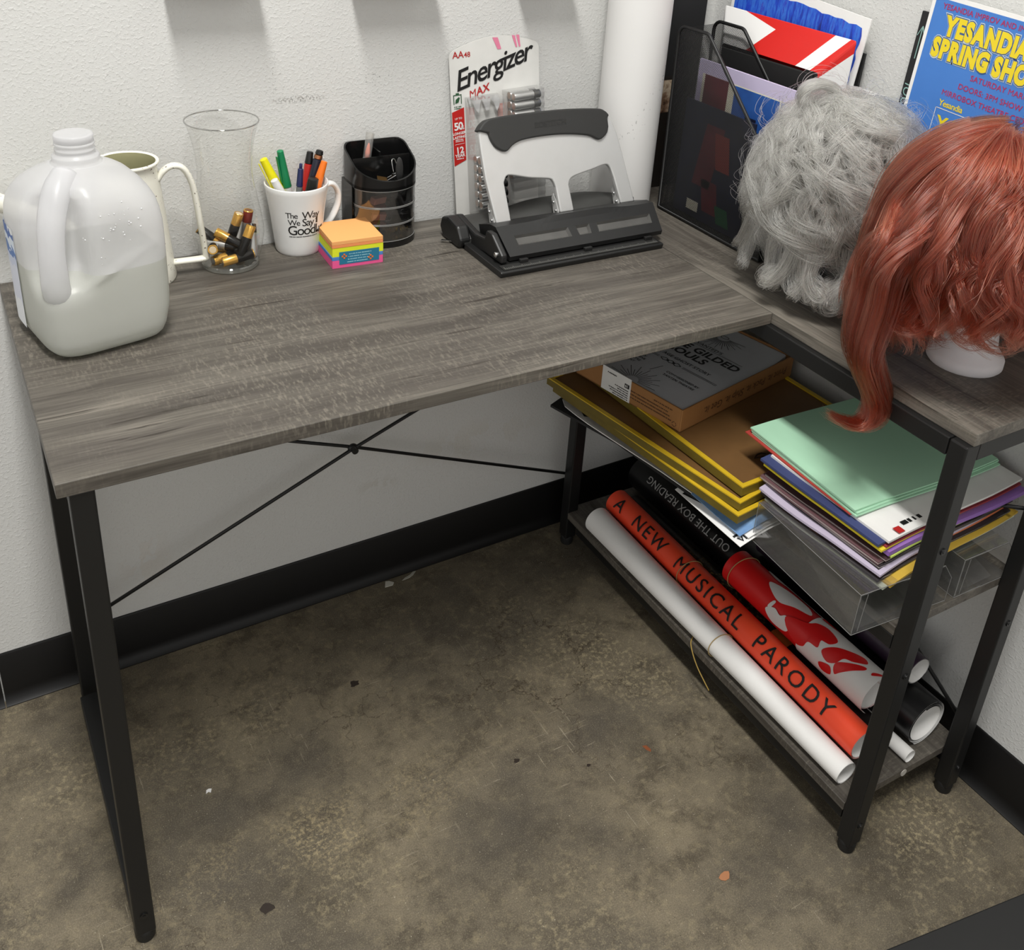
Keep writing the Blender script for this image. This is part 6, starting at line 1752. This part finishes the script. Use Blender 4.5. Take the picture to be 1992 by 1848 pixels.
for i in range(64):                        # fat curls round the bottom
    th0 = rg.uniform(-3.3, 0.4) if i < 24 else rg.uniform(0, 6.28)
    top_z = rg.uniform(0.790, 0.862)
    c0 = GC + np.array([GR[0] * np.cos(th0), GR[1] * np.sin(th0), 0]) * rg.uniform(0.86, 1.0); c0[2] = top_z
    outv = np.array([np.cos(th0), np.sin(th0), 0]); tanv = np.array([-np.sin(th0), np.cos(th0), 0]) * rg.choice([-1, 1])
    R0 = rg.uniform(0.016, 0.030); tot = rg.uniform(3.8, 6.0)
    ang = tot * t
    rr_ = R0 * (1 - 0.5 * t)
    drop = np.minimum(t * 2.0, 1) * (top_z - 0.752 - 2 * R0 + 0.008)
    g = c0 + tanv[None] * (rr_ * (1 - np.cos(ang)) * 0.9)[:, None] * 1.0 + outv[None] * (0.010 * np.sin(ang * 0.7) + 0.004)[:, None]
    g[:, 2] = top_z - np.maximum(drop, 0) - rr_ * np.sin(ang) - R0 * 0.3 * t
    g[:, 2] = np.maximum(g[:, 2], 0.747)
    G3.append(g)
# the standing curl on the crown
G4 = []
for i in range(9):
    c0 = np.array([-0.195, -0.462, 1.035]); R0 = 0.026 + rg.normal(0, 0.003); ang = -0.6 + rg.normal(0, 0.25) + (2 * np.pi * 1.15) * t
    ax = np.array([0.86, -0.42, 0.10]); up = np.array([0.0, 0.25, 0.97]); dp = np.array([0.4, 0.9, 0.0])
    g = c0 + (R0 * np.cos(ang))[:, None] * ax + (R0 * 0.72 * np.sin(ang))[:, None] * up + (rg.normal(0, 0.006) + 0.006 * t)[:, None] * dp
    G4.append(g)
HP = np.concatenate([children(np.array(G1), 48, 0.0105, 0.6, 0.0030, rg), children(np.array(G2), 30, 0.0042, 0.6, 0.0018, rg), children(np.array(G3), 62, 0.0100, 0.55, 0.0016, rg), children(np.array(G4), 50, 0.0050, 0.9, 0.0020, rg)], 0)
G5 = []
for i in range(95):                       # flyaways
    th0 = rg.uniform(0, 6.28); ph0 = rg.uniform(0.3, 1.8)
    g0 = surf(GC, GR, np.array([th0]), np.array([ph0]), 1.05)[0]
    d = np.cross(rg.normal(0, 1, 3), g0 - GC); d /= np.linalg.norm(d); nr = (g0 - GC) / np.linalg.norm(g0 - GC)
    R0 = rg.uniform(0.012, 0.04); ang = rg.uniform(1.5, 4.5) * t
    g = g0 + (R0 * np.sin(ang))[:, None] * d + (R0 * (1 - np.cos(ang)) * 0.7)[:, None] * nr
    g[:, 2] = np.maximum(g[:, 2], 0.75)
    G5.append(g)
HP = np.concatenate([HP, children(np.array(G5), 5, 0.006, 1.2, 0.004, rg)], 0)
hair_obj('hair', HP, 0.00027, hair_mat('silver grey hair', [(0.0, rgb(98, 96, 92)), (0.55, rgb(148, 146, 140)), (1.0, rgb(204, 202, 195))], 0.30, 0.35), gw)

# ---- polystyrene head under the auburn wig
fhd = thing('wig_stand', 'white foam wig stand whose round foot shows under the auburn wig', 'wig head', (-0.128, -0.735, H))
B().lathe([(0.0, 0.0), (0.046, 0.0), (0.0485, 0.003), (0.0485, 0.013), (0.046, 0.017), (0.036, 0.030), (0.033, 0.050), (0.036, 0.075), (0.055, 0.100), (0.068, 0.140), (0.072, 0.180), (0.066, 0.220), (0.048, 0.250), (0.022, 0.264), (0.0, 0.267)], 40, cap0=False, cap1=False).build('head', mat('white polystyrene', rgb(226, 225, 228), 0.8, bump=(700, 0.3, 0.0005)), fhd, smooth='auto')

# ---- long auburn wig
RC_, RR_ = np.array([-0.158, -0.738, 0.935]), np.array([0.112, 0.112, 0.112])
rw_ = thing('auburn_wig', 'long wavy auburn red wig on a white foam head at the desk corner', 'wig', (-0.158, -0.738, H))
B().grid(dome(RC_, RR_ * 0.95, 1.95), closed=True).build('wig_cap', mat('dark auburn netting', rgb(74, 26, 18), 0.9), rw_, smooth=True, world=True)
rg = np.random.default_rng(5)
K = 28
t = np.linspace(0, 1, K)
GA, GSUB = [], []
CAMDIR = math.radians(-148)                # the side turned to the room
def lock(th, ph0, k0, zend, amp, ph_w, flare, curl, n1=12):
    """one lock: down over the dome, then hanging in S waves"""
    phs = np.linspace(ph0, 1.55, n1)
    a = surf(RC_, RR_, np.full(n1, th) + 0.10 * np.sin(np.linspace(0, 2.2, n1) + ph_w), phs, k0)
    n2 = K - n1
    s_ = np.linspace(0, 1, n2 + 1)[1:]
    st = a[-1]
    outv = np.array([np.cos(th), np.sin(th), 0]); tanv = np.array([-np.sin(th), np.cos(th), 0])
    z = st[2] + (zend - st[2]) * s_
    lam = 0.105
    wv = amp * np.minimum(1, s_ * 1.6)
    ph = 2 * np.pi * (st[2] - z) / lam + ph_w
    d = st[None] + tanv[None] * (wv * (np.sin(ph) - math.sin(ph_w)))[:, None] + outv[None] * (flare * np.sin(s_ * 1.9) + 0.45 * wv * np.cos(ph))[:, None]
    d[:, 2] = z
    q = np.clip((s_ - 0.72) / 0.28, 0, 1)
    d += outv[None] * (curl * q ** 2)[:, None]
    d[:, 2] += abs(curl) * 0.6 * q ** 2.5
    return np.concatenate([a, d], 0)
for i in range(150):
    th = CAMDIR + rg.uniform(-2.2, 2.2) if i % 5 else rg.uniform(-np.pi, np.pi)
    rel = (th - CAMDIR + np.pi) % (2 * np.pi) - np.pi
    left = np.clip(-rel / 1.6, -1, 1) * -1         # +1 on the far left seen from the room
    front = math.exp(-(rel / 0.95) ** 2); wd_ = 0.62 if rel < 0.1 else 1.2
    ze = 0.758 + 0.088 * math.exp(-((rel - 0.1) / wd_) ** 2) + rg.normal(0, 0.007)
    lay = rg.uniform(0, 1)
    GA.append(lock(th, rg.uniform(0.04, 0.75), 1.0 + 0.13 * lay, ze, rg.uniform(0.008, 0.018), 1.5 * math.sin(3.1 * th) + rg.normal(0, 0.35), 0.006 + 0.022 * lay * (0.4 + 0.6 * front), rg.choice([-0.026, -0.016, 0.020, 0.012])))
GA = [np.stack([g[:, 0], g[:, 1], np.where(g[:, 0] < -0.285, g[:, 2], np.maximum(g[:, 2], 0.7455))], 1) for g in GA]
# the long lock hanging past the desk edge, ending in a flick
TAILP = [(-0.3120, -0.72, 0.9212), (-0.3150, -0.72, 0.8665), (-0.3200, -0.72, 0.8234), (-0.3221, -0.725, 0.7879), (-0.3081, -0.735, 0.7532), (-0.2959, -0.742, 0.724), (-0.298, -0.742, 0.7), (-0.3149, -0.735, 0.6881), (-0.3434, -0.73, 0.7006), (-0.362, -0.727, 0.712), (-0.374, -0.724, 0.724)]
GB = []
for i in range(26):
    j = rg.normal(0, 1, 3) * np.array([0.010, 0.010, 0.005])
    th0 = rg.uniform(2.5, 3.3)
    s_ = surf(RC_, RR_, np.array([th0, th0]), np.array([0.5, 1.25]), 1.06)
    pts = [s_[0], s_[1]] + [np.array(TAILP[k]) + j * w_ for k, w_ in enumerate((1.2, 1.2, 1.1, 1.0, 0.9, 0.8, 0.6, 0.45, 0.35, 0.3, 0.25))]
    GB.append(resample(smooth_path(pts, 5), K))
# S-shaped waves over the room side, turning up above the foot
GD = []
for i in range(26):
    j = rg.normal(0, 1, 3) * np.array([0.010, 0.010, 0.006])
    rel = rg.uniform(-0.75, 0.9); th = CAMDIR + rel
    ov = np.array([math.cos(th), math.sin(th), 0]); tv = np.array([-math.sin(th), math.cos(th), 0])
    base = np.array([RC_[0], RC_[1], 0])
    def at(o, tt, z, base=base, ov=ov, tv=tv, j=j): return base + ov * o + tv * tt + np.array([0, 0, z]) + j
    sg_ = rg.choice([1, 1, -1])
    pts = [base + ov * 0.035 + np.array([0, 0, 1.047]), base + ov * 0.098 + np.array([0, 0, 1.005]), at(0.132, 0.004 * sg_, 0.955), at(0.142, 0.014 * sg_, 0.915), at(0.140, -0.004 * sg_, 0.882), at(0.134, -0.012 * sg_, 0.858), at(0.138, 0.008 * sg_, 0.840), at(0.148, 0.026 * sg_, 0.842), at(0.148, 0.040 * sg_, 0.856)]
    GD.append(resample(smooth_path(pts, 6), K))
def locks(G, nsub, per, spread, tipk, sub_spread, frizz):
    S = children(np.array(G), nsub, spread, tipk, frizz, rg, 2)
    return children(S, per, sub_spread, 0.45, frizz * 0.5, rg, 2)
RP = np.concatenate([locks(GA, 10, 14, 0.0165, 0.55, 0.0046, 0.0024), locks(GB, 9, 14, 0.0110, 0.40, 0.0036, 0.0018), locks(GD, 8, 13, 0.0110, 0.55, 0.0040, 0.0022)], 0)
GE = []
for i in range(60):
    th0 = rg.uniform(-3.6, 0.5); ph0 = rg.uniform(0.1, 1.6)
    g0 = surf(RC_, RR_, np.array([th0]), np.array([ph0]), 1.12)[0]
    d = np.array([rg.normal(0, 0.4), rg.normal(0, 0.4), -1.0]); d /= np.linalg.norm(d); nr = (g0 - RC_) / np.linalg.norm(g0 - RC_)
    L = rg.uniform(0.04, 0.12)
    g = g0 + (L * t)[:, None] * d + (L * 0.25 * np.sin(t * 2.6))[:, None] * nr
    g[:, 2] = np.maximum(g[:, 2], 0.76)
    GE.append(g)
RP = np.concatenate([RP, children(np.array(GE), 3, 0.004, 1.2, 0.003, rg)], 0)
hair_obj('hair', RP, 0.00025, hair_mat('auburn red hair', [(0.0, rgb(66, 22, 15)), (0.55, rgb(108, 41, 27)), (1.0, rgb(148, 72, 50))], 0.18, 0.25), rw_)
print('strands', len(HP), len(RP))
